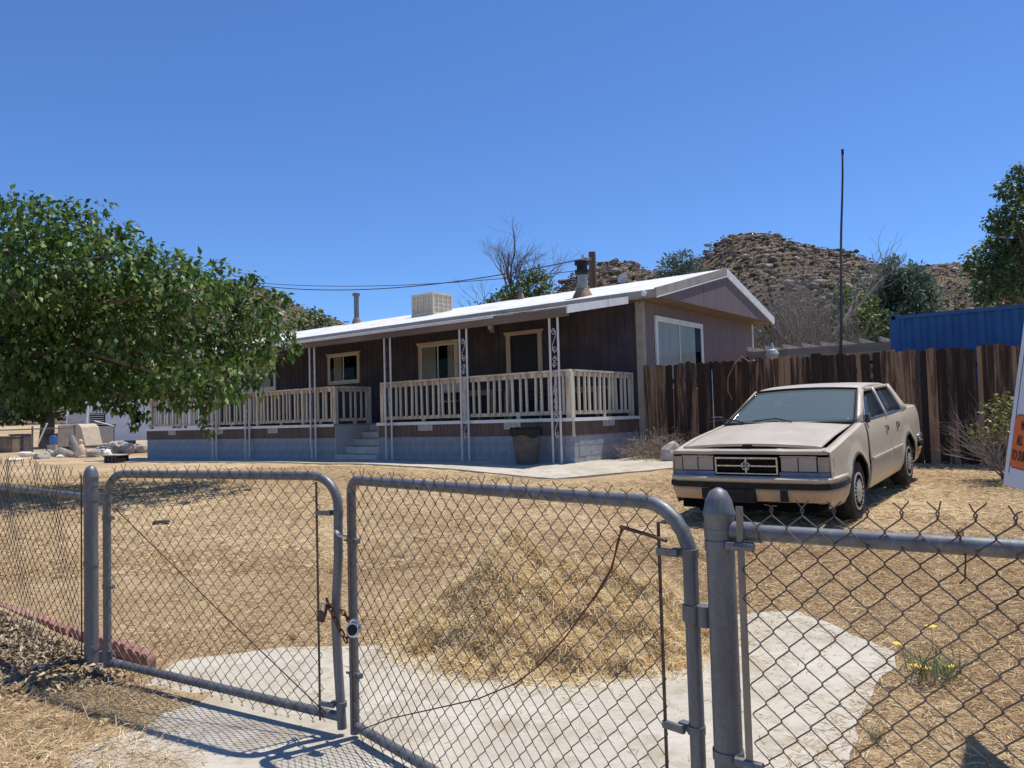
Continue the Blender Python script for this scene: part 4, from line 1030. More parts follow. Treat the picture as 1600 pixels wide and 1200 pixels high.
rows_w = [v.co.copy() for v in wg.data.vertices]
edge = [rows_w[k] for k in range(17)]+[rows_w[17*r+16] for r in range(1, 9)]+[rows_w[17*8+k] for k in range(15, -1, -1)]+[rows_w[17*r] for r in range(7, 0, -1)]
MB().tube([e+Vector((.004, 0, .004)) for e in edge], .016, 5, closed=True).build('seal', M['black'], wg)
MB().grid([[tuple(rows_w[17*r+k]+Vector((-.012, 0, -.008))) for k in range(17)] for r in (7, 8)]).build('sun_band', mat('tinted_band', S(40, 46, 44), S(50, 56, 54), 4, .3), wg)
wind(-3.0, -2.70, .995, 1.325, .70, .60, -.06, 'rear_window', M['sideglass'])
for (y0, ang) in ((.10, 1), (-.45, 1)):
    MB().tube([(-.33, y0, 1.0), (-.47, y0-.22, 1.035), (-.43, y0-.48, 1.01)], .008, 5).build('wiper', M['black'], car)
rows = [[(x, y, zbelt(-.5)+.012+dz) for y in np.linspace(-.74, .74, 9)] for x, dz in ((-.36, .022), (-.44, .012), (-.55, .008))]
MB().grid(rows).build('cowl', M['black'], car, True, solid=.01)
# interior
MB().box(-.95, -.50, -.70, .70, .80, .965).build('dashboard', M['seat'], car, bevel=.03)
for y in (.36, -.36):
    st_ = MB().box(-1.95, -1.80, y-.25, y+.25, .6, 1.12).build('front_seat', M['seat'], car, bevel=.04)
    MB().box(-1.92, -1.83, y-.11, y+.11, 1.13, 1.24).build('headrest', M['seat'], st_, bevel=.03)
MB().box(-2.75, -2.60, -.62, .62, .6, 1.08).build('rear_seat', M['seat'], car, bevel=.04)
MB().tube([(-1.08+.06*sin(t), .36+.18*cos(t), .98+.16*sin(t)) for t in np.linspace(0, 2*pi, 24)[:-1]], .014, 6, closed=True).build('steering_wheel', M['black'], car, True)
MB().box(-1.16, -1.13, -.09, .09, 1.22, 1.27).build('rear_view_mirror', M['black'], car)
# door mirrors: right one whole, left one only a broken stump
mr_ = MB().box(-.72, -.60, -.99, -.85, .945, 1.06).build('door_mirror', M['black'], car, bevel=.02)
MB().box(-.70, -.64, -.86, -.79, .95, .99).build('mirror_arm', M['black'], mr_)
MB().box(-.73, -.66, .80, .845, .955, 1.05).build('mirror_stump', M['rustdark'], car, bevel=.008)
MB().tube([(-.20, -.77, .90), (-.26, -.78, 1.65)], .003, 4).build('aerial', M['chrome'], car)
# wheels
def wheel(x, s, sq=0):
    w = bpy.data.objects.new('wheel', None); COL.objects.link(w); w.parent = car; w.location = (x, s*.755, .305-sq)
    MB().lathe([(.17, -.085), (.25, -.10), (.295, -.094), (.313, -.07), (.316, 0), (.313, .07), (.295, .094), (.25, .10), (.19, .09), (.17, .085)], 36, axis='y').build('tyre', M['tyre'], w, True)
    mt_ = Matrix.Identity(4) if s > 0 else Matrix.Rotation(pi, 4, 'Z')
    rim = MB().lathe([(.19, .082), (.196, .10), (.185, .106), (.17, .094), (.12, .104), (.06, .11), (.045, .118), (.01, .12)], 36, mt_, 'y').build('rim', M['hub'], w, True)
    for k in range(20):
        q = Matrix.Rotation(2*pi*k/20, 4, 'Y'); MB().box(.118, .165, .095, .106, -.009, .009, mt_@q).build('slot', M['dark'], rim)
for x in (0, -2.65):
    for s in (1, -1): wheel(x, s, .012 if (x == 0) else 0)

# ------------------------------------------------------------------ chain link gate and fence
FD = np.array([-.786, .618]); RP = np.array([.531, 2.02]); LP = np.array([-2.363, 4.30])
def term_post(label, p, zt, zb, bands):
    t = thing('terminal_post', label, 'post', (p[0], p[1], zb)); h = zt-zb-.075
    MB().tube([(0, 0, -.1), (0, 0, h)], .0365, 20).build('pipe', M['galv'], t, True)
    MB().lathe([(.038, h-.045), (.039, h-.04), (.039, h), (.0415, h+.004), (.0415, h+.010), (.0385, h+.020), (.034, h+.043), (.022, h+.066), (.006, h+.075)], 20).build('cap', M['galv'], t, True)
    for (z, k) in bands:
        b = MB().lathe([(.0385, z-zb-.012), (.040, z-zb-.012), (.040, z-zb+.012), (.0385, z-zb+.012)], 20).build('band', M['galv'], t, True)
    return t
rp = term_post('thick round steel post with domed cap beside the right gate', RP, 1.203, -.02, [(1.085, 0), (1.055, 0), (.52, 0)])
lp = term_post('thick round steel post with domed cap beside the left gate', LP, 1.202, .06, [(1.10, 0), (1.02, 0), (.66, 0), (.20, 0)])
def frame_of(p, q):
    d = np.array(q)-np.array(p); L = np.linalg.norm(d); return L, atan2(d[1], d[0])
def knit(L, zlo, zhi, y0, r=.0018, p=.036, seed=1, wob=.006, barb=True, slack=0, top_dx=None):
    """woven chain link wires in the local x-z plane at y=y0; zlo, zhi are functions of x"""
    g = np.random.default_rng(seed); mb = MB(); npk = int(L/p)
    ph = g.random(4)*6
    K = int(round((zhi(L/2)-zlo(L/2))/p))
    def node(i, k):
        x = i*p; z0, z1 = zlo(x), zhi(x); z = z0+(z1-z0)*k/K; t = k/K
        return np.array([x+wob*.5*sin(k*.35+ph[0]+i*.05), y0+wob*sin(i*.31+k*.17+ph[1])+slack*t**3*sin(i*.6+ph[2]), z+wob*.4*sin(i*.23+ph[3])+slack*.5*t**3*sin(i*1.7)])
    for i in range(npk):
        pts = []
        for k in range(K+1):
            hi_ = (k+i) % 2; a = node(i+hi_, k); sg = 1 if hi_ else -1
            e = p*.16
            if k > 0: pts.append(a+np.array([-sg*e*.42, -sg*.001, -e]))
            pts.append(a+np.array([sg*.0020, -sg*.0022, 0]))
            if k < K: pts.append(a+np.array([-sg*e*.42, -sg*.001, e]))
        mb.tube(pts, r, 4, cap=False)
    if barb:
        for i in range(1, npk):
            if (K+i-1) % 2 == 1:   # joint at the top between picket i-1 and i
                a = node(i, K); l1, l2 = .026+g.normal()*.004, .014; s1 = g.normal(size=2)*.004
                mb.tube([a, a+np.array([.003, .003, .01]), a+np.array([-.003, -.003, .019]), a+np.array([s1[0]-.016, -.004, l1+l2*g.random()])], r, 4)
                mb.tube([a, a+np.array([-.003, -.003, .01]), a+np.array([.003, .003, .019]), a+np.array([s1[1]+.016, .004, l1+l2*g.random()])], r, 4)
        for i in range(1, npk):
            if (i-1) % 2 == 1:
                a = node(i, 0); mb.tube([a, a+np.array([.008, 0, -.010]), a+np.array([0, .004, -.018]), a+np.array([-.007, 0, -.008])], r, 4)
    return mb
def arc(c_, r, a0, a1, n_=7): return [(c_[0]+r*cos(t), 0, c_[1]+r*sin(t)) for t in np.linspace(a0, a1, n_)]
def band(parent, x, z, r=.0207, side=-1):
    b = MB(); b.lathe([(r+.001, -.011), (r+.004, -.011), (r+.004, .011), (r+.001, .011)], 14, Matrix.Translation((x, 0, z)))
    b.box(x+side*(r+.03), x+side*r*.8, -.012, .012, z-.010, z+.010); return b.build('tension_band', M['galv'], parent, True)
# left leaf
GP, GQ = np.array([-2.225, 4.205]), np.array([-.790, 3.445])
L1, a1 = frame_of(GP, GQ); nl = np.array([-sin(a1), cos(a1), 0])
lg = thing('gate_leaf', 'left chain link gate leaf with bent upright next to the chain', 'gate', (GP[0], GP[1], 0), a1, 'two leaves of the driveway gate')
zt1, zb1a, zb1b = 1.158, .150, .105; rr = .14
top = [(0, 0, zb1a-.03), (0, 0, zt1-rr)]+arc((rr, zt1-rr), rr, pi, pi/2)[1:]+arc((L1-rr, zt1+.004-rr), rr, pi/2, 0)+[(L1-.005, 0, .8), (L1-.026, 0, .55), (L1-.018, 0, .35), (L1, 0, zb1b-.05)]
MB().tube(top, .0207, 14).build('frame', M['galv'], lg, True)
MB().tube([(.02, 0, zb1a), (L1-.01, 0, zb1b)], .0207, 14).build('bottom_rail', M['galv'], lg, True)
knit(L1-.10, lambda x: zb1a-.03-(zb1a-zb1b)*x/L1, lambda x: zt1+.012, -.026, seed=3).build('chain_link_mesh', M['wire_brown'], lg).location = (.03, 0, 0)
MB().box(L1-.105, L1-.096, -.031, -.026, zb1b-.02, zt1-.02).build('tension_bar', M['rustdark'], lg)
for z in (1.0, zb1b+.055):
    band(lg, L1-.002, z); MB().box(L1-.105, L1-.02, -.034, -.022, z-.010, z+.010).build('band_strap', M['galv'], lg)
for z in (.92, .55, .20): band(lg, 0, z, side=1)
MB().tube([(.12, -.036, .98), (L1*.55, -.04, .52), (L1-.06, -.036, zb1b+.02)], .003, 5).build('brace_wire', M['rustdark'], lg)
MB().tube([(L1-.002, -.02, .925), (L1+.03, -.03, .905), (L1+.06, -.02, .90)], .008, 6).build('latch_arm', M['greypanel'], lg)
# hinges on the left post
for z in (1.02, .17):
    hb = MB(); hb.lathe([(.022, -.02), (.026, -.02), (.026, .02), (.022, .02)], 14, Matrix.Translation((0, 0, z))); hb.tube([(0, 0, z), (-.085, .02, z)], .010, 8); hb.lathe([(.018, -.03), (.018, .03)], 10, Matrix.Translation((-.045, 0, z))); hb.build('hinge', M['galv'], lg, True)
# right leaf
GP2, GQ2 = np.array([-.725, 3.415]), np.array([.470, 2.105])
L2, a2 = frame_of(GP2, GQ2); nr_ = np.array([-sin(a2), cos(a2), 0])
rg = thing('gate_leaf', 'right chain link gate leaf with loose brace cable in front of straw heap', 'gate', (GP2[0], GP2[1], 0), a2, 'two leaves of the driveway gate')
z2a, z2b = 1.145, 1.150; r1, r2_ = .055, .15; bl, br_ = .088, .03
top = [(-.004, 0, bl-.045), (0, 0, z2a-r1)]+arc((r1, z2a-r1), r1, pi, pi/2)[1:]+arc((L2-r2_, z2b-r2_), r2_, pi/2, 0)+[(L2+.002, 0, .5), (L2, 0, br_-.03)]
MB().tube(top, .0207, 14).build('frame', M['galv'], rg, True)
MB().tube([(.02, 0, bl-.01), (L2-.01, 0, br_)], .0207, 14).build('bottom_rail', M['galv'], rg, True)
knit(L2-.10, lambda x: bl-.035-(bl-br_)*x/L2, lambda x: z2a+.012+.005*x/L2, -.026, seed=5).build('chain_link_mesh', M['wire_brown'], rg).location = (.04, 0, 0)
MB().box(L2-.085, L2-.077, -.031, -.026, br_-.02, z2b-.05).build('tension_bar', M['rustdark'], rg)
MB().box(.028, .035, -.031, -.026, bl-.02, z2a-.05).build('tension_bar', M['rustdark'], rg)
for z in (1.02, .55, .19):
    band(rg, L2, z); MB().box(L2-.088, L2-.02, -.034, -.022, z-.010, z+.010).build('band_strap', M['galv'], rg)
for z in (.88, .30):
    band(rg, 0, z, side=1); MB().tube([(-.045, -.012, z), (.03, -.012, z)], .006, 6).build('bolt', M['galv'], rg)
hb = MB(); z = .86
hb.lathe([(.022, -.022), (.0265, -.022), (.0265, .022), (.022, .022)], 14, Matrix.Translation((L2, 0, z))); hb.tube([(L2, 0, z), (L2+.05, .01, z+.012), (L2+.075, .01, z+.02)], .014, 8); hb.lathe([(.02, -.03), (.02, .025)], 10, Matrix.Translation((L2+.04, 0, z)))
hb.build('hinge', M['galv'], rg, True)
pl0 = np.array([GP2[0], GP2[1], 0])-nr_*.04
def on_rg(px, py):
    q = hit(px, py, pl0, nr_)-np.array([GP2[0], GP2[1], 0]); return (q[0]*cos(-a2)-q[1]*sin(-a2), -.042, q[2])
MB().tube([on_rg(*p) for p in ((1042, 845), (1005, 833), (970, 823))], .0055, 6).build('brace_hook', M['rustdark'], rg)
MB().tube([on_rg(*p) for p in ((972, 824), (968, 845), (955, 890), (925, 940), (883, 997), (845, 1038), (807, 1067), (747, 1092), (680, 1107), (612, 1122), (565, 1140))], .0026, 5).build('brace_cable', M['rust'], rg)
MB().tube([on_rg(*p) for p in ((974, 826), (965, 848), (957, 889), (928, 938))], .0026, 5).build('brace_cable', M['rust'], rg)
# fence sections
RE = RP-FD*1.5
L3, a3 = frame_of(RP, RE)
rs_ = thing('chain_link_fence', 'chain link fence section to the right of the gate', 'fence', (RP[0], RP[1], 0), a3, 'chain link fence sections beside the gate')
MB().tube([(.05, .0, 1.092), (L3, .0, 1.105)], .0207, 14).build('top_rail', M['galv'], rs_, True)
MB().tube([(.035, 0, 1.092), (.11, .0, 1.093)], .026, 14).build('rail_end', M['galv'], rs_, True)
knit(L3-.06, lambda x: .0, lambda x: 1.15+.006*x, -.026, seed=8, wob=.009).build('chain_link_mesh', M['wire_brown'], rs_).location = (.075, 0, 0)
MB().box(.058, .075, -.031, -.025, -.0, 1.16).build('tension_bar', M['galvdark'], rs_)
for z in (1.06, .52): MB().tube([(.03, -.028, z), (.10, -.028, z)], .012, 8).build('band_strap', M['galv'], rs_)
MB().tube([(.548, -.034, 1.135), (.555, -.04, 1.12), (.55, .03, 1.125), (.56, -.02, 1.07), (.558, -.03, 1.03), (.548, -.03, 1.02)], .002, 5).build('tie_wire', M['rust'], rs_)
LE = LP+FD*2.2; L4, a4 = frame_of(LE, LP)
ls_ = thing('chain_link_fence', 'sagging chain link fence section to the left of the gate', 'fence', (LE[0], LE[1], 0), a4, 'chain link fence sections beside the gate')
MB().tube([(0, 0, 1.04), (L4-.03, 0, 1.025)], .0207, 12).build('top_rail', M['galv'], ls_, True)
knit(L4-.06, lambda x: .16+.02*sin(x*2), lambda x: 1.185+.02*sin(x*2.1)-.03*sstep(L4-.5, L4, x), -.026, seed=11, wob=.012, slack=.012).build('chain_link_mesh', M['wire_brown'], ls_).location = (.0, 0, 0)
MB().box(L4-.058, L4-.05, -.031, -.026, .15, 1.15).build('tension_bar', M['rustdark'], ls_)
# chain and two padlocks
cc = np.array([*(GQ+np.array([.0, 0])), 0.])
def c_pt(px, py, Y): return at(px, py, Y)
ch = thing('chain', 'rusty chain looped around the meeting uprights of the gate', 'chain', tuple(c_pt(525, 970, 3.38)))
c0 = Vector(ch.location)
def chain_run(pts, link=.038):
    P = [Vector(at(*p))-c0 for p in pts]; cum = [0]
    for a, b in zip(P[:-1], P[1:]): cum.append(cum[-1]+(b-a).length)
    n_ = max(2, int(cum[-1]/(link*.78))); proto = None
    for k in range(n_):
        s_ = cum[-1]*(k+.5)/n_; i = max(j for j in range(len(cum)-1) if cum[j] <= s_); t = (s_-cum[i])/(cum[i+1]-cum[i]); p = P[i].lerp(P[i+1], t); d = (P[i+1]-P[i]).normalized()
        mb = MB(); hl_, wr = link*.36, .0095
        loop = [(hl_*cos(q)+(link*.14 if cos(q) > 0 else -link*.14), wr*sin(q), 0) for q in np.linspace(0, 2*pi, 15)[:-1]]
        mb.tube(loop, .0036, 6, closed=True)
        o = mb.build('link', M['rust'], ch, True); o.location = p; o.rotation_mode = 'QUATERNION'
        o.rotation_quaternion = d.to_track_quat('X', 'Z') @ Matrix.Rotation(pi/2*(k % 2)+.4, 4, 'X').to_quaternion()
chain_run([(508, 955, 3.40), (512, 940, 3.40), (520, 958, 3.38), (528, 978, 3.38), (540, 1000, 3.37), (548, 990, 3.37), (556, 982, 3.36)])
chain_run([(510, 948, 3.42), (525, 945, 3.52), (535, 956, 3.44), (545, 968, 3.40), (556, 980, 3.37)])
chain_run([(510, 948, 3.42), (506, 962, 3.39)])
def padlock(label, loc, rot, m_body, w, h):
    t = thing('padlock', label, 'padlock', loc, 0, None, rot)
    MB().box(-w/2, w/2, -.011, .011, -h, 0).build('lock_body', m_body, t, bevel=.005)
    MB().tube([(-w*.3, 0, -.005), (-w*.3, 0, h*.45)]+[(w*.3*cos(q), 0, h*.45+w*.35*sin(q)) for q in np.linspace(pi, 0, 8)]+[(w*.3, 0, h*.45), (w*.3, 0, -.005)], .0045, 6).build('shackle', M['chrome'], t, True)
    return t
padlock('dark rusty padlock at the left end of the gate chain', tuple(at(503, 955, 3.385)), (0, R(12), R(-28)), M['rustdark'], .036, .046)
t = thing('padlock', 'shiny round steel padlock at the right end of the gate chain', 'padlock', tuple(at(553, 984, 3.35)), 0, None, (R(80), R(8), R(-20)))
MB().lathe([(.006, -.014), (.028, -.014), (.034, -.008), (.034, .008), (.028, .014), (.006, .014)], 22).build('lock_body', M['chrome'], t, True)
MB().tube([(.020*cos(q), .022+.022*sin(q), .010) for q in np.linspace(-.3, pi+.3, 10)], .006, 6).build('shackle', M['chrome'], t, True)
MB().lathe([(.006, .0145), (.024, .0145), (.024, .016), (.006, .016)], 18).build('face_plate', M['black'], t, True)
# ------------------------------------------------------------------ sign at the right edge
c0_ = at(1567, 757, 3.5)
sg = thing('sign_board', 'leaning white sign board with orange notice panel at the right edge', 'sign', tuple(c0_), 0)
hdir = Vector((-.10, -1, 0)).normalized(); nrm = Vector((0, 0, 1)).cross(hdir)   # faces left, towards the road
if nrm.x > 0: nrm = -nrm
tb_ = R(8); vup = Vector((0, 0, 1))*cos(tb_)-nrm*sin(tb_); th = R(4)
ux = (hdir*cos(th)-vup*sin(th)); uz = (vup*cos(th)+hdir*sin(th)); back = uz.cross(ux)
mt_s = Matrix.Identity(4)
for i, v in enumerate((ux, back, uz)):
    for j in range(3): mt_s[j][i] = v[j]
mt_s.translation = Vector(c0_); sg.matrix_world = mt_s
SW, SH = .62, 1.45
def rr_poly(x0, x1, z0, z1, r, n_=5):
    out = []
    for cx, cz, a in ((x1-r, z0+r, -pi/2), (x1-r, z1-r, 0), (x0+r, z1-r, pi/2), (x0+r, z0+r, pi)):
        out += [(cx+r*cos(a+t), cz+r*sin(a+t)) for t in np.linspace(0, pi/2, n_)]
    return out
def flat(poly, y0, y1, name, m_, par): return MB().prism(poly, lambda p: (p[0], y1, p[1]), lambda p: (p[0], y0, p[1])).build(name, m_, par)
flat(rr_poly(0, SW, 0, SH, .03), 0, .012, 'panel', M['signwhite'], sg)
flat([(.034, .06), (.038, .06), (.038, SH-.05), (.034, SH-.05)], -.0012, .0005, 'border_line', M['signblack'], sg)
op = flat(rr_poly(.034, SW-.03, .085, .325, .03), -.0016, .0004, 'notice_edge', M['signblack'], sg)
flat(rr_poly(.038, SW-.034, .089, .321, .028), -.0030, -.0017, 'notice_panel', M['signorange'], sg)
flat([(.046, .86), (SW-.04, .86), (SW-.04, 1.2), (.046, 1.2)], -.0016, .0004, 'red_panel', M['signred'], sg)
flat([(.042, .85), (SW-.036, .85), (SW-.036, .855), (.042, .855)], -.0016, .0004, 'border_line', M['signblack'], sg)
def text(s_, x, z, size, m_, par, y=-.0045, sx=1.0):
    cu = bpy.data.curves.new('lettering', 'FONT'); cu.body = s_; cu.size = size; cu.extrude = .0004; cu.offset = size*.012
    o = bpy.data.objects.new('lettering', cu); COL.objects.link(o); cu.materials.append(m_)
    bpy.context.view_layer.update()
    me = bpy.data.meshes.new_from_object(o); bpy.data.objects.remove(o); q = bpy.data.objects.new('lettering', me); COL.objects.link(q)
    q.parent = par; q.location = (x, y, z); q.rotation_euler = (R(90), 0, 0); q.scale = (sx, 1, 1); return q
text('WE', .092, .255, .062, M['signblack'], sg, sx=.46); text('ALL', .074, .190, .062, M['signblack'], sg, sx=.46); text('TO OUR', .047, .122, .062, M['signblack'], sg, sx=.46)
text('N', .055, .60, .13, M['signblack'], sg, sx=.85, y=-.001)
MB().box(SW-.12, SW-.04, .014, .10, -1.45, SH-.1).build('sign_post', M['greywood'], sg)

# ------------------------------------------------------------------ straw: heap and mown yard
hp = thing('straw_pile', 'heap of raked golden straw just inside the right gate leaf', 'straw pile', (.24, 4.72, G(.24, 4.72)))
def pile_h(x, y):
    a = np.exp(-(((x+.26)/.47)**2+((y-.10)/.46)**2)**1.1)*.53
    b = np.exp(-(((x-.30)/.50)**2+((y+.02)/.46)**2)**1.3)*.36
    c_ = np.exp(-(((x-.02)/.84)**2+((y+.12)/.58)**2)**2.2)*.14
    h = np.maximum(np.maximum(a, b), c_)
    return h*(1+.20*np.sin(x*9+y*5)*np.cos(y*8-x*3))+.055*np.sin(x*13+y*4)*np.sin(y*14-x*5)*(h > .05)+.02*np.sin(x*29+y*11)*np.sin(y*27)*(h > .05)
gx_ = np.linspace(-1.5, 1.5, 90); gy_ = np.linspace(-1.1, 1.1, 70); XX, YY = np.meshgrid(gx_, gy_)
HH = pile_h(XX, YY)+rng.normal(size=XX.shape)*.012*(pile_h(XX, YY) > .03)
gl = gz(XX+.24, YY+4.72)-G(.24, 4.72)
ix = np.arange(XX.size).reshape(XX.shape); F = np.stack([ix[:-1, :-1], ix[:-1, 1:], ix[1:, 1:], ix[1:, :-1]], -1).reshape(-1, 4)
np_mesh('heap_core', np.stack([XX, YY, HH+gl-.02], -1).reshape(-1, 3), F, M['strawcore'], hp, True)
def blades(P, D, L, w, m_, name, par=None, kind='stuff', bend=.25):
    N = len(P); D = D/np.linalg.norm(D, axis=1)[:, None]; Sd = np.cross(D, rvec(N)); Sd /= np.linalg.norm(Sd, axis=1)[:, None]
    L = L[:, None]; w = w[:, None]; mid = P+D*L*.5+rvec(N)*L*bend*.4; tip = P+D*L+rvec(N)*L*bend
    V = np.stack([P-Sd*w, P+Sd*w, mid+Sd*w, mid-Sd*w, tip], 1).reshape(-1, 3); b = np.arange(N)[:, None]*5
    F = np.concatenate([b+np.array([0, 1, 2]), b+np.array([0, 2, 3]), b+np.array([3, 2, 4])], 1).reshape(-1, 3)
    o = np_mesh(name, V, F, m_, par); o['kind'] = kind; return o
N = 120000; x = rng.uniform(-1.5, 1.5, N); y = rng.uniform(-1.15, 1.1, N); h = pile_h(x, y); keep = rng.random(N) < np.clip(h*9+.02, 0, 1)*(.35+.65*(np.sin(x*11+y*7)*np.sin(y*12-x*4) > -.45)); x, y, h = x[keep], y[keep], h[keep]; N = len(x)
e_ = .02; nx_ = -(pile_h(x+e_, y)-pile_h(x-e_, y))/(2*e_); ny_ = -(pile_h(x, y+e_)-pile_h(x, y-e_))/(2*e_)
nn = np.stack([nx_, ny_, np.ones(N)], 1); nn /= np.linalg.norm(nn, axis=1)[:, None]
D = rvec(N); D -= nn*np.sum(D*nn, 1)[:, None]*.8; D += nn*.16
P = np.stack([x, y, h-.015+gz(x+.24, y+4.72)-G(.24, 4.72)+rng.random(N)*.03], 1)
blades(P, D, .035+.07*rng.random(N), .0012+.0012*rng.random(N), M['strawpile'], 'straw_blades', hp)
# loose straw over the yard
def yard_blades(N, ymin, ymax, lo, hi, w, dens=1.0):
    y = ymin+(ymax-ymin)*rng.random(N)**1.25; x = (rng.random(N)*2-1)*(.72*y+.6)
    clump = .5+.5*np.sin(x*2.1+np.sin(y*1.7)*2)*np.sin(y*2.6+x*.7)
    pad = (x > -2.0) & (x < 2.05) & (y < 4.55); k = (rng.random(N) < .55+.45*clump) & (~pad | (rng.random(N) < .09))
    fl = RP[1]+(x-RP[0])*(-.786)  # fence line, keep the verge outside sparser
    bx = (x-HO.x)*HX[0]+(y-HO.y)*HX[1]; by = (x-HO.x)*HY[0]+(y-HO.y)*HY[1]
    k &= ~((by > -4.3) & (bx < 1.8)); x, y = x[k], y[k]; n_ = len(x)
    th = rng.random(n_)*6.283; el = rng.normal(size=n_)*.16+.1
    D = np.stack([np.cos(th), np.sin(th), np.abs(el)], 1)
    return np.stack([x, y, gz(x, y)+.004+.012*rng.random(n_)], 1), D, lo+(hi-lo)*rng.random(n_), np.full(n_, w)
p1 = yard_blades(115000, 2.9, 7.5, .03, .10, .0014); p2 = yard_blades(80000, 6.5, 15.5, .05, .13, .0026)
N = 34000; x = rng.uniform(.9, 4.2, N); y = rng.uniform(2.2, 7, N); pd = (x < 2.0-.9*np.maximum(0, 4.2-y)) & (y < 5.0); k = ~pd | (rng.random(N) < .1); x, y = x[k], y[k]; n_ = len(x); th = rng.random(n_)*6.283
p3 = (np.stack([x, y, gz(x, y)+.004+.014*rng.random(n_)], 1), np.stack([np.cos(th), np.sin(th), np.abs(rng.normal(size=n_)*.18)], 1), .04+.09*rng.random(n_), np.full(n_, .0017))
P, D, L, w = [np.concatenate([a, b, c_]) for a, b, c_ in zip(p1, p2, p3)]
so_ = blades(P, D, L, w, M['straw'], 'loose_straw'); tag(so_, 'mown dry straw scattered over the whole yard', 'straw', None, 'stuff')
# stubble standing in tufts
nt_ = 1500; tx = (rng.random(nt_)*2-1)*8; ty = 3.3+rng.random(nt_)*10; k = (np.abs(tx) < .7*ty+.4) & ~((tx > -2.1) & (tx < 2.1) & (ty < 4.8)); tx, ty = tx[k], ty[k]
bx = (tx-HO.x)*HX[0]+(ty-HO.y)*HX[1]; by = (tx-HO.x)*HY[0]+(ty-HO.y)*HY[1]; k = ~((by > -4.4) & (bx < 1.9)); tx, ty = tx[k], ty[k]
rep = 9; tx = np.repeat(tx, rep)+rng.normal(size=len(tx)*rep)*.03; ty = np.repeat(ty, rep)+rng.normal(size=len(ty)*rep)*.03; N = len(tx)
D = rvec(N)*.7+np.array([0, 0, .55]); ob = blades(np.stack([tx, ty, gz(tx, ty)-.005], 1), D, .02+.05*rng.random(N), np.full(N, .0016), M['straw'], 'straw_stubble'); tag(ob, 'short cut stubble standing in the yard', 'stubble', None, 'stuff')
# dead leaves banked against the left fence, outside
N = 8000; t_ = rng.random(N)**.8*2.6-.30; o_ = -np.abs(rng.normal(size=N))*.33+.08
x = LP[0]+FD[0]*t_+o_*(.618)*1.0; y = LP[1]+FD[1]*t_+o_*.786
bank = .11*np.exp(-((o_+.12)/.28)**2)*sstep(-.35, .1, t_)
D = rvec(N)*np.array([1, 1, .45]); P = np.stack([x, y, gz(x, y)+bank*rng.random(N)**.5+.004], 1); Ll = .03+.04*rng.random(N)
V, F = leaves(P, D, rvec(N)*.5+np.array([0, 0, 1.]), Ll, Ll*.22, .6, .35)
lo_ = np_mesh('leaf_litter', V, F, M['litter']); tag(lo_, 'dead curled leaves drifted against the left chain link fence', 'dead leaves', None, 'stuff')
mb = MB(); rows = []
for t in np.linspace(-.35, 2.5, 30):
    rw = []
    for o in np.linspace(-.75, .2, 14):
        x = LP[0]+FD[0]*t+o*.618; y = LP[1]+FD[1]*t+o*.786; rw.append((x, y, G(x, y)-.01+float(.10*np.exp(-((o+.12)/.28)**2)*sstep(-.35, .1, t))))
    rows.append(rw)
struct(mb.grid(rows).build('leaf_bank', M['ground'], None, True), 'low bank of earth and leaves under the left fence')
# verge outside the gate: dry grass and leaves at the lower left
N = 9000; x = rng.uniform(-2.9, -1.2, N); y = rng.uniform(2.6, 4.1, N); k = (x+ (y-3.3)*.55 < -1.55+rng.normal(size=N)*.15); x, y = x[k], y[k]; n_ = len(x)
D = rvec(n_)*np.array([1, 1, .35]); ob = blades(np.stack([x, y, gz(x, y)+.03+.01*rng.random(n_)], 1), D, .03+.10*rng.random(n_), np.full(n_, .0014), M['straw'], 'verge_straw'); tag(ob, 'dry grass and straw on the verge outside the gate', 'dry grass', None, 'stuff')
sheet('verge', [(-1.55, 3.95), (-1.75, 3.62), (-1.95, 3.35), (-1.75, 3.1), (-1.3, 2.95), (-1.7, 2.75), (-2.6, 2.4), (-4.5, 2.6), (-5, 4.5), (-4.2, 5.5), (-3.2, 4.85), (-2.3, 4.18)], M['ground'], .0215, .03, 'bare earth verge left of the driveway outside the gate')
# fallen mulberry leaves, still pale green, on the verge
N = 70; x = rng.uniform(-2.6, -1.7, N); y = 3.0+rng.random(N)*.7; V, F = leaves(np.stack([x, y, gz(x, y)+.04], 1), rvec(N)*np.array([1, 1, .25]), rvec(N)*.4+np.array([0, 0, 1.]), .03+.035*rng.random(N), .006+.004*rng.random(N), .6, .3)
tag(np_mesh('fallen_leaves', V, F, leafmat('pale_fallen_leaves', [(0, S(150, 152, 100)), (.6, S(186, 180, 130)), (1, S(206, 200, 160))], .7, .1, .2)), 'pale green fallen leaves on the verge below the left gate leaf', 'fallen leaves', None, 'stuff')

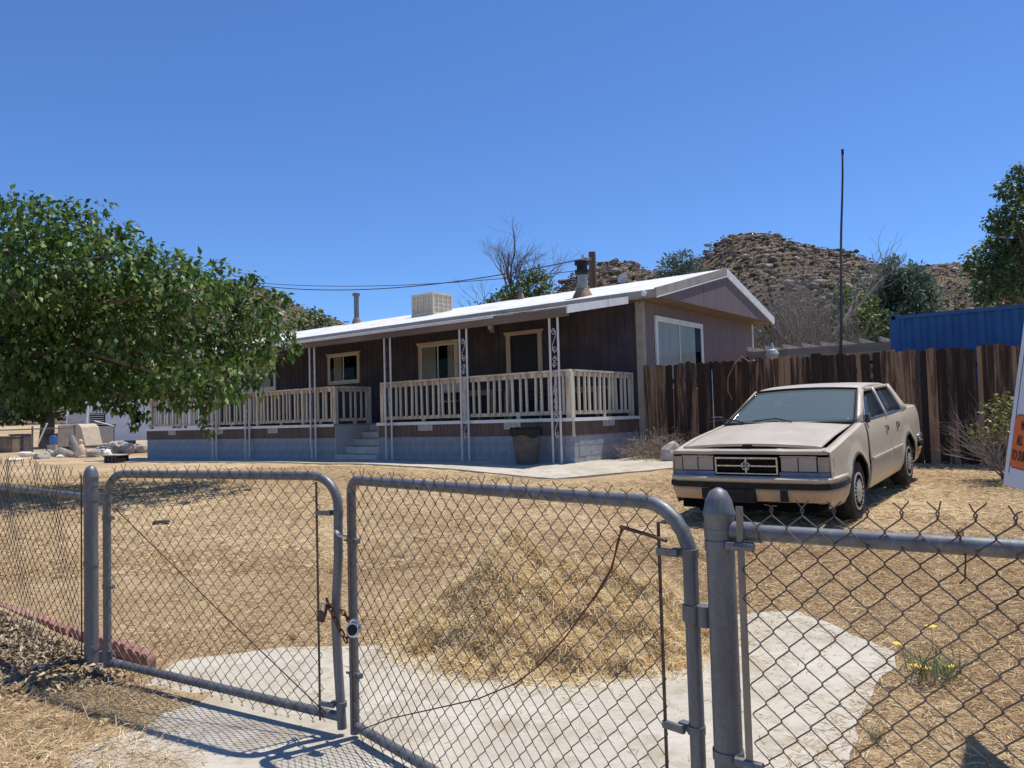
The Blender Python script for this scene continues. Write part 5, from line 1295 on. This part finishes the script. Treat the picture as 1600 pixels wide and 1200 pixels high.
# ------------------------------------------------------------------ stones, edging, small things on the ground
ed = thing('scalloped_edging', 'red scalloped concrete garden edging behind the left fence', 'edging', (LP[0]+.1, LP[1]+.14, G(*LP)), a4)
for k in range(9):
    pol = [(-.125, -.06), (.125, -.06)]+[(.0833*(1-k2)+.0415*cos(t), .055+.03*sin(t)) for k2 in range(3) for t in np.linspace(0, pi, 7)]
    o = MB().prism(pol, lambda p: (p[0], 0, p[1]), lambda p: (p[0], .05, p[1])).build('edging_brick', M['brick'], ed, bevel=.006)
    o.location = (.12-.262*k, .02+rnd.gauss(0, .006), .02+rnd.gauss(0, .006)); o.rotation_euler = (R(-4), 0, rnd.gauss(0, .03))
_bm = {}
def stone(label, x, y, s, m_, sc=(1, 1, .7), grp=None, cat='stone', z=None, seed=0, name='stone'):
    if (seed, m_.name) not in _bm:
        V, F = boulder_mesh(2, seed, .35); me = bpy.data.meshes.new('stone'); me.from_pydata(V.tolist(), [], F.tolist()); me.materials.append(m_); _bm[(seed, m_.name)] = me
    o = bpy.data.objects.new(name, _bm[(seed, m_.name)]); COL.objects.link(o); o.location = (x, y, (G(x, y) if z is None else z)+s*sc[2]*.45); o.scale = (s*sc[0], s*sc[1], s*sc[2]); o.rotation_euler = (0, 0, rnd.random()*6)
    return tag(o, label, cat, grp)
for i, (px, py, s, lb) in enumerate(((457, 1004, .028, 'dark clod of earth behind the left gate leaf'), (632, 1077, .022, 'small dark stone at the left foot of the straw heap'), (536, 1043, .016, 'tiny dark stone on concrete between the gate leaves'), (909, 1052, .032, 'grey brown stone at the front foot of the straw heap'), (968, 1103, .022, 'small brown stone on the concrete before the straw heap'), (946, 1070, .02, 'small reddish stone just right of the grey brown stone'), (780, 1040, .014, 'tiny pale pebble in front of the straw heap'), (641, 963, .018, 'small dark clod left of the straw heap top'))):
    p = atz(px, py, .05); stone(lb, p[0], p[1], s, M['darkstone'] if i != 6 else M['palestone'], seed=i % 4)
p = atz(252, 829, .2); sb = thing('ground_box', 'small dark valve box set in the yard behind the left gate leaf', 'box', (p[0], p[1], G(p[0], p[1])), .3)
MB().box(-.09, .09, -.055, .055, -.03, .03).build('box_body', M['black'], sb, bevel=.008); MB().box(-.08, .08, -.045, .045, .0305, .04).build('lid', M['darkstone'], sb, bevel=.004)
p = atz(1045, 700, .56)
for (px, Y, s, lb, sc) in ((1052, 14.1, .26, 'broken concrete chunk beside the dead brush', (1.1, .7, .9)), (1098, 13.2, .17, 'flat pale stone at the fence foot behind the car hood', (1.3, .8, .5))):
    q = at(px, 690, Y); stone(lb, q[0], q[1], s, M['stone'], sc, seed=2)

# ------------------------------------------------------------------ vegetation
def veg(name, label, cat, loc, fol, fm, woody=None, wm=None, grp=None, fname='crown', wname='trunk'):
    t = thing(name, label, cat, loc, 0, grp); c0 = np.array(loc)
    if fol is not None:
        V, F = fol; o = np_mesh(fname, V-c0, F, fm, t); o['kind'] = 'stuff'
    if woody is not None:
        woody.v = [(a-c0[0], b-c0[1], c_-c0[2]) for a, b, c_ in woody.v]; woody.build(wname, wm, t, True)
    return t
# mulberry
cl = []
outl = [(20, 362, .8), (80, 356, .75), (128, 366, .65), (30, 420, 1.1), (110, 425, 1.0), (175, 400, .75), (215, 425, .8), (265, 440, .75), (310, 455, .7), (350, 450, .55), (385, 470, .6), (415, 490, .45), (435, 510, .35), (425, 545, .45), (380, 530, .75), (320, 520, .9), (240, 500, 1.0), (160, 490, 1.0), (70, 480, 1.1), (0, 470, 1.2), (400, 580, .35), (350, 590, .6), (290, 590, .7), (220, 585, .85), (140, 570, .9), (60, 565, .95), (0, 560, 1.0), (312, 630, .30), (322, 655, .20), (205, 640, .32), (190, 615, .5), (110, 605, .55), (40, 612, .5), (-60, 440, 1.2), (-80, 520, 1.4), (455, 545, .22), (418, 612, .16), (270, 625, .3), (365, 615, .25), (157, 318, .22), (196, 362, .2), (242, 388, .2), (345, 412, .18), (398, 432, .18), (440, 462, .2), (60, 318, .3), (110, 320, .25), (20, 318, .3), (145, 335, .2), (462, 500, .14), (470, 540, .12), (325, 672, .13), (207, 662, .14), (225, 398, .2), (300, 420, .2), (375, 430, .2)]
for (px, py, r) in outl:
    for q in range(2 if r > .5 else 1):
        Yd = 12.4+rnd.uniform(-1.5, 1.6) if r > .5 else 12.0+rnd.uniform(-.5, .5)
        p = at(px+rnd.uniform(-12, 12)*r, py+rnd.uniform(-8, 8)*r, Yd); cl.append((p[0], p[1], p[2], r*.82))
TB = np.array([-8.9, 12.6, G(-8.9, 12.6)])
mb = MB(); mb.tube([TB+np.array(v) for v in ((0, 0, -.1), (.05, 0, .6), (.1, .05, 1.3), (.12, 0, 1.9))], [.3, .24, .21, .2], 10)
for (x, y, z, r) in cl:
    if r > .4 and rnd.random() < .6:
        b = np.array([x, y, z]); a = TB+np.array([.12, 0, 1.75]); md = a*.5+b*.5+np.array([0, 0, .55]); mb.tube([a, a*.75+md*.25+np.array([0, 0, .25]), md, b], [.085, .06, .04, .012], 6)
for (x, y, z, r) in cl:
    for q in range(2): branches(mb, (x-r*.5, y, z), (rnd.gauss(.5, .5), rnd.gauss(0, .6), rnd.gauss(-.2, .4)), r*.65, .012, 1, .6, 3, .5, .02)
V1 = foliage(cl, 1500, .118, droop=.85, shell=.25, aspect=.28, squash=.75, gap=.12)
mulb = veg('mulberry_tree', 'large leafy mulberry tree whose low branches hang over the left of the yard', 'tree', tuple(TB), V1, M['mulberry'], mb, M['bark'])
def pc(lst, Y, sp=1.0): return [(*at(px, py, Y+rnd.uniform(-sp, sp)), r) for px, py, r in lst]
# tree at the right edge
q = at(1640, 560, 19); cl2 = pc([(1595, 285, .45), (1570, 300, .25), (1590, 335, .55), (1560, 345, .35), (1580, 375, .6), (1550, 400, .55), (1530, 412, .4), (1590, 420, .8), (1560, 440, .6), (1540, 455, .35), (1600, 450, .8), (1640, 380, 1.2), (1660, 300, 1.0), (1590, 262, .15)], 19)
mb = MB(); base = np.array([q[0], q[1], .5]); mb.tube([base, base+np.array([0, 0, 1.5]), base+np.array([-.1, 0, 3.2])], [.2, .16, .1], 8)
for c_ in cl2: mb.tube([base+np.array([-.05, 0, 2.4]), (base+np.array([0, 0, 3]))*.5+np.array(c_[:3])*.5, c_[:3]], [.06, .04, .012], 5)
veg('shade_tree', 'dark green tree at the right edge above the blue container', 'tree', tuple(base), foliage(cl2, 2600, .10, .5, .3, .38), M['leafdark'], mb, M['bark'])
# juniper behind the container
def cone(px, Y, ztop_px, zbot, w, n_, fr=.0):
    tp_ = at(px, ztop_px, Y); out = []
    for k in range(n_):
        t = rnd.random()**.7; ang = rnd.random()*6.28; rad = w*(.25+.75*t)*sqrt(rnd.random()); z = tp_[2]-(tp_[2]-zbot)*t
        out.append((tp_[0]+rad*cos(ang), tp_[1]+rad*sin(ang), z-.1, .35+.30*t))
    return out, tp_
cj, tp_ = cone(1408, 27, 410, 1.0, 2.35, 250)
cj += [(*at(px, py, 26.5), .42) for px, py in ((1395, 418), (1425, 430), (1450, 460), (1462, 470), (1365, 452), (1356, 480))]
mb = MB(); mb.tube([(tp_[0], tp_[1], .4), (tp_[0], tp_[1], tp_[2]-.5)], [.2, .03], 6)
veg('juniper', 'dense blue green juniper behind the left end of the blue container', 'tree', (tp_[0], tp_[1], .5), foliage(cj, 1150, .20, -.45, .2, .16, 1.0), M['juniper'], mb, M['bark'])
# evergreen above the roof ridge
ce = pc([(1065, 408, .5), (1045, 418, .42), (1085, 420, .42), (1055, 435, .7), (1080, 440, .7), (1100, 445, .6), (1038, 440, .4), (1068, 398, .22), (1048, 405, .2)], 30, .5)
mb = MB(); b0 = at(1068, 470, 30); mb.tube([(b0[0], b0[1], .5), (b0[0], b0[1], b0[2]+1.2)], [.25, .05], 6)
veg('evergreen_tree', 'dark evergreen tree top showing above the roof ridge', 'tree', (b0[0], b0[1], .5), foliage(ce, 1100, .2, -.2, .2, .16), M['juniper'], mb, M['bark'])
# leafless tree and its green skirt behind the house
rnd.seed(21); b0 = at(805, 470, 38); mb = MB(); br = np.array([b0[0], b0[1], .5]); mb.tube([br, (b0[0], b0[1], b0[2]-.6)], [.25, .14], 7)
for k in range(6): branches(mb, (b0[0], b0[1], b0[2]-.6+.2*k), (rnd.gauss(0, .75), rnd.gauss(0, .4), 1), 1.75, .06, 3, .5, 4, .5, .12, 4, 4)
branches(mb, (b0[0], b0[1], b0[2]), (1.0, 0, .7), 2.2, .06, 3, .45, 4, .5, .05, 4, 4)
branches(mb, (b0[0], b0[1], b0[2]+.2), (-.5, 0, 1.0), 2.2, .06, 3, .45, 4, .5, .1, 4, 4)
for k in range(3): branches(mb, (b0[0]-1.5, b0[1], b0[2]-1.2), (-.8+.4*k, rnd.gauss(0, .3), .8), 1.35, .035, 3, .55, 3, .5, .2, 4, 3)
cg = pc([(800, 460, .75), (830, 452, .8), (850, 462, .6), (780, 468, .5), (840, 430, .5), (825, 435, .45), (815, 470, .8), (765, 478, .3), (750, 480, .25), (858, 440, .3)], 37, .5)
veg('bare_tree', 'half dead tree with bare twigs above green leaves behind the roof', 'tree', tuple(br), foliage(cg, 900, .16, .3, .25, .36), M['leafmid'], mb, M['twigdark'])
# grey leafless thicket right of the gable
rnd.seed(5); mb = MB(); b0 = at(1250, 530, 24)
for k in range(80):
    px = rnd.uniform(1192, 1335); q = at(px, 520, 24+rnd.uniform(-1.5, 2)); branches(mb, (q[0], q[1], 1.5), (rnd.gauss(0, .22), rnd.gauss(0, .2), 1), rnd.uniform(1.5, 2.4)*(1.1-abs(px-1245)/240), .026, 2, .30, 5, .5, .35, 3, 3)
q = at(1300, 500, 24)
for k in range(3): branches(mb, (q[0], q[1], q[2]-.5), (.75, 0, .8), 2.1, .05, 2, .3, 3, .5, .2, 4, 4)
veg('dead_thicket', 'grey leafless thicket to the right of the gable end', 'thicket', (b0[0], b0[1], .5), None, None, mb, M['twig'], wname='branches')
rnd.seed(9)
cs = pc([(1200, 520, .6), (1215, 510, .55), (1190, 505, .4), (1300, 510, .6), (1325, 500, .65), (1345, 515, .6), (1335, 470, .5), (1320, 460, .45), (1350, 475, .5), (1275, 525, .5), (1370, 505, .6)], 25.5, .6)
b0 = at(1320, 530, 25.5); mb = MB(); branches(mb, (b0[0], b0[1], .5), (0, 0, 1), 1.6, .06, 2)
veg('leafy_shrub', 'green shrubs growing behind the grey thicket and the mast', 'shrub', (b0[0], b0[1], .5), foliage(cs, 900, .13, .2, .25, .36), M['leafmid'], mb, M['twigdark'], wname='stems')
# bushes behind the roof at the left
cb = pc([(490, 500, 1.0), (470, 505, .8), (512, 506, .6), (500, 495, .5)], 48, .5); b0 = at(490, 520, 48)
mb = MB(); mb.tube([(b0[0], b0[1], .4), (b0[0], b0[1], b0[2])], [.2, .1], 6)
veg('round_tree', 'round green treetop showing over the roof beside the rocky slope', 'tree', (b0[0], b0[1], .5), foliage(cb, 260, .24, .2, .3, .36), M['leafdark'], mb, M['bark'])
cb = pc([(272, 405, .5), (280, 415, .6), (262, 420, .5), (285, 430, .7)], 30, .4); b0 = at(275, 480, 30)
mb = MB(); mb.tube([(b0[0], b0[1], .4), (b0[0], b0[1], b0[2]+1)], [.2, .06], 6)
veg('slender_tree', 'grey green tree tip poking out above the mulberry crown', 'tree', (b0[0], b0[1], .5), foliage(cb, 350, .17, .1, .3, .3), M['juniper'], mb, M['bark'])
# dark trees behind the neighbour's yard
for (lst, lb, px0) in (([(20, 560, 2.0), (60, 590, 2.0), (90, 560, 2.2), (0, 610, 1.8), (40, 630, 1.3), (20, 640, .9), (100, 625, 1.2), (60, 640, .8), (125, 610, 1.3), (-10, 645, .8), (-30, 580, 2.2), (75, 520, 2.2), (20, 500, 2.4)], 'dark shade tree at the far left behind the mulberry', 72), ([(140, 590, 1.8), (180, 570, 2.0), (225, 580, 1.9), (160, 540, 2.2), (210, 530, 2.2), (255, 560, 1.8)], 'dark tree behind the white trailer', 200), ([(300, 570, 1.6), (330, 590, 1.4), (350, 560, 1.6), (290, 540, 1.6)], 'dark tree behind the far end of the porch', 320)):
    cb = pc(lst, 44, 1.5); b0 = at(px0, 680, 44); gzz = G(b0[0], b0[1]); mb = MB(); mb.tube([(b0[0], b0[1], gzz-.1), (b0[0]+.1, b0[1], gzz+1.5), (b0[0]-.1, b0[1], gzz+4)], [.42, .36, .25], 8)
    for c_ in cb: mb.tube([(b0[0], b0[1], gzz+2.6), c_[:3]], [.15, .04], 5)
    veg('shade_tree', lb, 'tree', (b0[0], b0[1], gzz), foliage(cb, 190, .32, .4, .3, .38), M['leafdark'], mb, M['bark'])
# bush by the plank fence at the right
rnd.seed(31); b0 = at(1570, 690, 10.6); gzz = G(b0[0], b0[1]); mb = MB()
for k in range(22): branches(mb, (b0[0]+rnd.gauss(0, .06), b0[1], gzz), (rnd.gauss(-.35, .5), rnd.gauss(0, .4), rnd.uniform(.5, 1)), rnd.uniform(.45, .8), .010, 2, .45, 3, .5, .15, 3, 3)
cb = [(*at(px, py, 10.4+rnd.uniform(-.3, .3)), r) for px, py, r in ((1550, 640, .16), (1570, 630, .18), (1525, 675, .12), (1545, 680, .16), (1570, 670, .22), (1590, 650, .2), (1560, 655, .14), (1515, 680, .08))]
veg('scrub_bush', 'yellow green scrub bush half bare in front of the plank fence', 'bush', (b0[0], b0[1], gzz), foliage(cb, 2600, .05, .0, .2, .4), M['bushyellow'], mb, M['twig'], fname='leaves', wname='branches')
# dead brush heap at the porch corner
rnd.seed(12); b0 = at(1030, 700, 14.6); gzz = G(b0[0], b0[1]); mb = MB()
for k in range(60): branches(mb, (b0[0]+rnd.gauss(0, .25), b0[1]+rnd.gauss(0, .2), gzz+.02), (rnd.gauss(0, .8), rnd.gauss(0, .6), rnd.uniform(.2, 1)), rnd.uniform(.25, .5), .008, 2, .7, 4, .5, .0, 3, 3)
veg('dead_brush', 'tangled dry brush heap between porch corner and plank fence', 'brush', (b0[0], b0[1], gzz), None, None, mb, M['twig'], wname='twigs')
N = 1500; P = np.stack([b0[0]+rng.normal(size=N)*.35, b0[1]+rng.normal(size=N)*.25, gzz+np.abs(rng.normal(size=N))*.22], 1)
blades(P, rvec(N)+np.array([0, 0, .3]), .05+.12*rng.random(N), np.full(N, .003), M['brush'], 'dry_grass', bpy.data.objects['dead_brush']); bpy.data.objects['dry_grass'].matrix_parent_inverse = Matrix.Translation((-b0[0], -b0[1], -gzz))
# flowering weed inside the right fence
rnd.seed(3); b0 = atz(1462, 1060, .05); wl = thing('flowering_weed', 'green weed with yellow daisy flowers inside the right fence section', 'plant', (b0[0], b0[1], G(b0[0], b0[1])))
N = 110; th = rng.random(N)*6.28; P = np.stack([rng.normal(size=N)*.07, rng.normal(size=N)*.05, rng.random(N)*.05], 1); D = np.stack([np.cos(th)*.5, np.sin(th)*.5, .7+rng.random(N)], 1)
V, F = leaves(P, D, rvec(N)+np.array([0, 0, 1.]), .05+.14*rng.random(N), np.full(N, .0035), .3, .3); np_mesh('foliage', V, F, M['weed'], wl)
for (px, py) in ((1455, 979), (1403, 1006), (1443, 1044), (1484, 1041), (1430, 1040)):
    e = Vector(at(px, py, b0[1]+rnd.uniform(-.05, .05)))-Vector(wl.location); s_ = MB().tube([(e.x*.2, e.y*.2, 0), (e.x*.7, e.y*.7, e.z*.6), tuple(e)], .0018, 4).build('stem', M['weed'], wl)
    mb = MB()
    for k in range(9):
        a = 2*pi*k/9; d = Vector((cos(a), sin(a), .15)); sdv = Vector((-sin(a), cos(a), 0)); mb.add([e+d*.002, e+d*.018+sdv*.007, e+d*.03, e+d*.018-sdv*.007], [(0, 1, 2, 3)])
    mb.build('petals', M['petal'], s_)
b1 = atz(1370, 1168, .0); w2 = thing('grass_tuft', 'thin green grass tuft at the right edge of the concrete', 'grass', (b1[0], b1[1], G(b1[0], b1[1])))
N = 26; th = rng.random(N)*6.28; blades(rng.normal(size=(N, 3))*.01, np.stack([np.cos(th)*.35, np.sin(th)*.35, np.ones(N)], 1), .06+.08*rng.random(N), np.full(N, .0016), M['weed'], 'blades', w2)
b1 = atz(18, 1065, .06); w3 = thing('grass_tuft', 'small green grass tuft in the leaf litter at the lower left', 'grass', (b1[0], b1[1], G(b1[0], b1[1])+.02))
N = 90; th = rng.random(N)*6.28; blades(rng.normal(size=(N, 3))*np.array([.04, .04, .005]), np.stack([np.cos(th)*.6, np.sin(th)*.6, np.ones(N)*.7], 1), .03+.05*rng.random(N), np.full(N, .0016), M['weed'], 'blades', w3)

# ------------------------------------------------------------------ neighbour's yard at the far left
def far_thing(name, label, cat, px, Y, grp=None, rz_=0):
    q = at(px, 690, Y); return thing(name, label, cat, (q[0], q[1], G(q[0], q[1])), rz_, grp)
sc0 = lambda Y: Y/1200
tr = far_thing('white_trailer', 'white neighbouring trailer with horizontal siding beyond the porch', 'trailer', 138, 40, None, R(-8))
W_, H_ = 7.6, 2.35
MB().box(0, W_, .05, 3, .35, H_).build('core', M['trailerwhite'], tr)
for k in range(13):
    z = .35+k*.152; MB().add([(0, .0, z), (W_, .0, z), (W_, .03, z+.15), (0, .03, z+.15), (0, .06, z), (W_, .06, z), (W_, .06, z+.15), (0, .06, z+.15)], [(0, 1, 2, 3), (0, 4, 5, 1), (3, 2, 6, 7), (0, 3, 7, 4), (1, 5, 6, 2)]).build('siding_strip', M['trailerwhite'], tr)
MB().box(-.1, W_+.1, -.12, 3.1, H_, H_+.10).build('roof', M['white'], tr)
for (x, w) in ((.1, .85), (2.45, .5)):
    wn = MB().box(x, x+w, -.03, -.004, 1.25, 1.8).build('window', M['dark'], tr)
    for k in range(5): MB().box(x+.02, x+w-.02, -.045, -.031, 1.28+k*.11, 1.33+k*.11).build('louvre', M['greypanel'] if x < 1 else M['dark'], wn)
ts = far_thing('camper_shell', 'tan camper shell with sloping end in front of the white trailer', 'camper', 125, 34, None, R(-6))
MB().prism([(-.65, 0), (.68, 0), (.48, .85), (.33, .98), (-.62, .95)], lambda p: (p[0], -.6, p[1]+.25), lambda p: (p[0], .6, p[1]+.25)).build('shell', M['tan'], ts, bevel=.04)
MB().box(-.1, .22, -.62, -.602, .3, .72).build('hatch', M['dark'], ts); MB().box(-.13, -.1, -.625, -.603, .28, .75).build('hatch_trim', M['white'], ts); MB().box(.22, .25, -.625, -.603, .28, .75).build('hatch_trim', M['white'], ts)
for x in (-.62, .32): MB().tube([(x, 0, 1.2), (x+.06, 0, 2.0)], .05, 6).build('upright', M['trailerwhite'], ts)
MB().box(-.6, .3, -.02, .02, 1.24, 1.65).build('back_screen', M['greypanel'], ts)
gp = far_thing('leaning_panel', 'grey sheet panel propped against the white trailer by a post', 'panel', 166, 36, None, R(-6))
MB().box(-.42, .42, -.03, .03, .3, 1.1).build('sheet', M['greypanel'], gp); MB().box(-.46, .46, -.04, .04, 1.1, 1.17).build('top_edge', M['dark'], gp); MB().tube([(.47, -.1, -.1), (.47, -.1, 1.1)], .03, 6).build('prop_post', M['galv'], gp); MB().tube([(-.5, -.1, 1.35), (.47, -.1, 1.08)], .025, 6).build('prop_pole', M['white'], gp)
ff = far_thing('chain_link_fence', 'distant chain link fence at the far left of the neighbouring yard', 'fence', -20, 31, None, R(4))
MB().tube([(-2, 0, 1.0), (3.4, 0, 1.05)], .025, 6).build('top_rail', M['galv'], ff)
for x in (0, 1.75, 3.4): MB().tube([(x, 0, -.1), (x, 0, 1.15)], .035, 8).build('post', M['galv'], ff)
knit(5.2, lambda x: .03, lambda x: 1.0, -.03, r=.0035, p=.07, seed=20, barb=False).build('chain_link_mesh', M['galv'], ff).location = (-1.9, 0, 0)
MB().tube([(2.0, -.05, .45), (2.35, -.05, 1.25)], .035, 6).build('loose_pipe', M['white'], ff)
bb = far_thing('plastic_barrel', 'small blue plastic barrel on a block beside the tan camper shell', 'barrel', 83, 36)
MB().lathe([(.24, 0), (.29, .08), (.31, .3), (.31, .6), (.29, .82), (.24, .9), (.22, .9), (.05, .88)], 20, Matrix.Translation((0, 0, .3))@Matrix.Scale(.5, 4)).build('barrel_body', M['bluebarrel'], bb, True); MB().box(-.2, .2, -.15, .15, -.02, .3).build('block', M['stone'], bb); MB().lathe([(.315, .28), (.32, .3), (.315, .32)], 20, Matrix.Translation((0, 0, .3))@Matrix.Scale(.5, 4)).build('hoop', M['bluebarrel'], bb, True)
for (px, Y, w, h, m_, lb) in ((95, 37, .55, .75, M['black'], 'black crate stacked left of the tan camper shell'), (12, 36, .4, .7, M['bark'], 'weathered cabinet behind the distant fence'), (32, 37, .35, .8, M['iron'], 'dark metal cabinet behind the distant fence')):
    t = far_thing('storage_box', lb, 'box', px, Y); MB().box(-w, w, -.3, .3, 0, h).build('box_body', m_, t, bevel=.03); MB().box(-w-.03, w+.03, -.33, .33, h, h+.06).build('lid', m_, t, bevel=.02)
ORD = ['leftmost', 'second', 'third', 'fourth', 'fifth', 'sixth', 'seventh', 'eighth', 'ninth', 'tenth', 'eleventh', 'twelfth', 'thirteenth', 'fourteenth', 'fifteenth', 'rightmost']
for i, px in enumerate(sorted(62+i*7.5+rnd.gauss(0, 3) for i in range(16))):
    q = at(px, 700, 27.5+rnd.uniform(-1.2, 1.5)); stone(('%s stone from the left' % ORD[i] if 0 < i < 15 else '%s stone' % ORD[i])+' in the pale rubble row beside the trailers', q[0], q[1], rnd.uniform(.12, .30), M['palestone'] if rnd.random() < .45 else M['stone'], (1, .8, .7), 'rubble row by the trailers', seed=i % 4)
for i in range(14):
    px = 160+i*5.2; q = at(px, 700, 30+rnd.uniform(-.8, .8)); stone(('%s rock from the left' % ORD[i] if i else 'leftmost rock')+' in the grey heap before the white trailer', q[0], q[1], rnd.uniform(.2, .38), M['stone'], (1, .8, .85), 'rock heap before the white trailer', seed=i % 4)
q = at(44, 694, 29); stone('long white rock lying by the distant fence post', q[0], q[1], .3, M['palestone'], (1.4, .6, .5), seed=1)
q = at(22, 712, 25); stone('flat white rock lying farthest left in the yard', q[0], q[1], .2, M['palestone'], (1.5, .6, .4), seed=3)
lg_ = far_thing('tree_stump', 'grey weathered stump leaning among the pale rubble', 'stump', 115, 27)
MB().tube([(.12, 0, -.05), (.05, 0, .35), (-.1, 0, .75)], [.17, .13, .10], 9).build('stump_trunk', M['greywood'], lg_, True); MB().tube([(.05, -.05, .1), (-.35, -.2, .25), (-.6, -.2, .1)], [.14, .12, .09], 8).build('root', M['stone'], lg_, True)
ps = far_thing('garden_ornament', 'pinkish upright garden ornament beside the grey stump', 'ornament', 126, 26.6)
MB().lathe([(.13, 0), (.15, .12), (.13, .3), (.10, .42), (.06, .47), (.075, .54), (.06, .6), (.02, .63)], 14).build('figure', mat('pink_stone', S(206, 178, 156), S(220, 196, 176), 8, .9), ps, True); MB().lathe([(.16, -.02), (.17, .05), (.14, .08)], 14).build('foot', M['stone'], ps, True)
cr = thing('storage_crate', 'black crate with a pale lid near the far end of the porch', 'crate', (*atz(182, 723, .45)[:2], G(*atz(182, 723, .45)[:2])), R(-20))
MB().box(-.25, .25, -.2, .2, 0, .2).build('crate_body', M['black'], cr, bevel=.015)
for k in range(4): MB().box(-.21+k*.13, -.18+k*.13, -.215, -.201, .02, .17).build('rib', M['iron'], cr)
MB().box(-.27, .27, -.22, .22, .202, .235).build('lid', M['greypanel'], cr, bevel=.01)
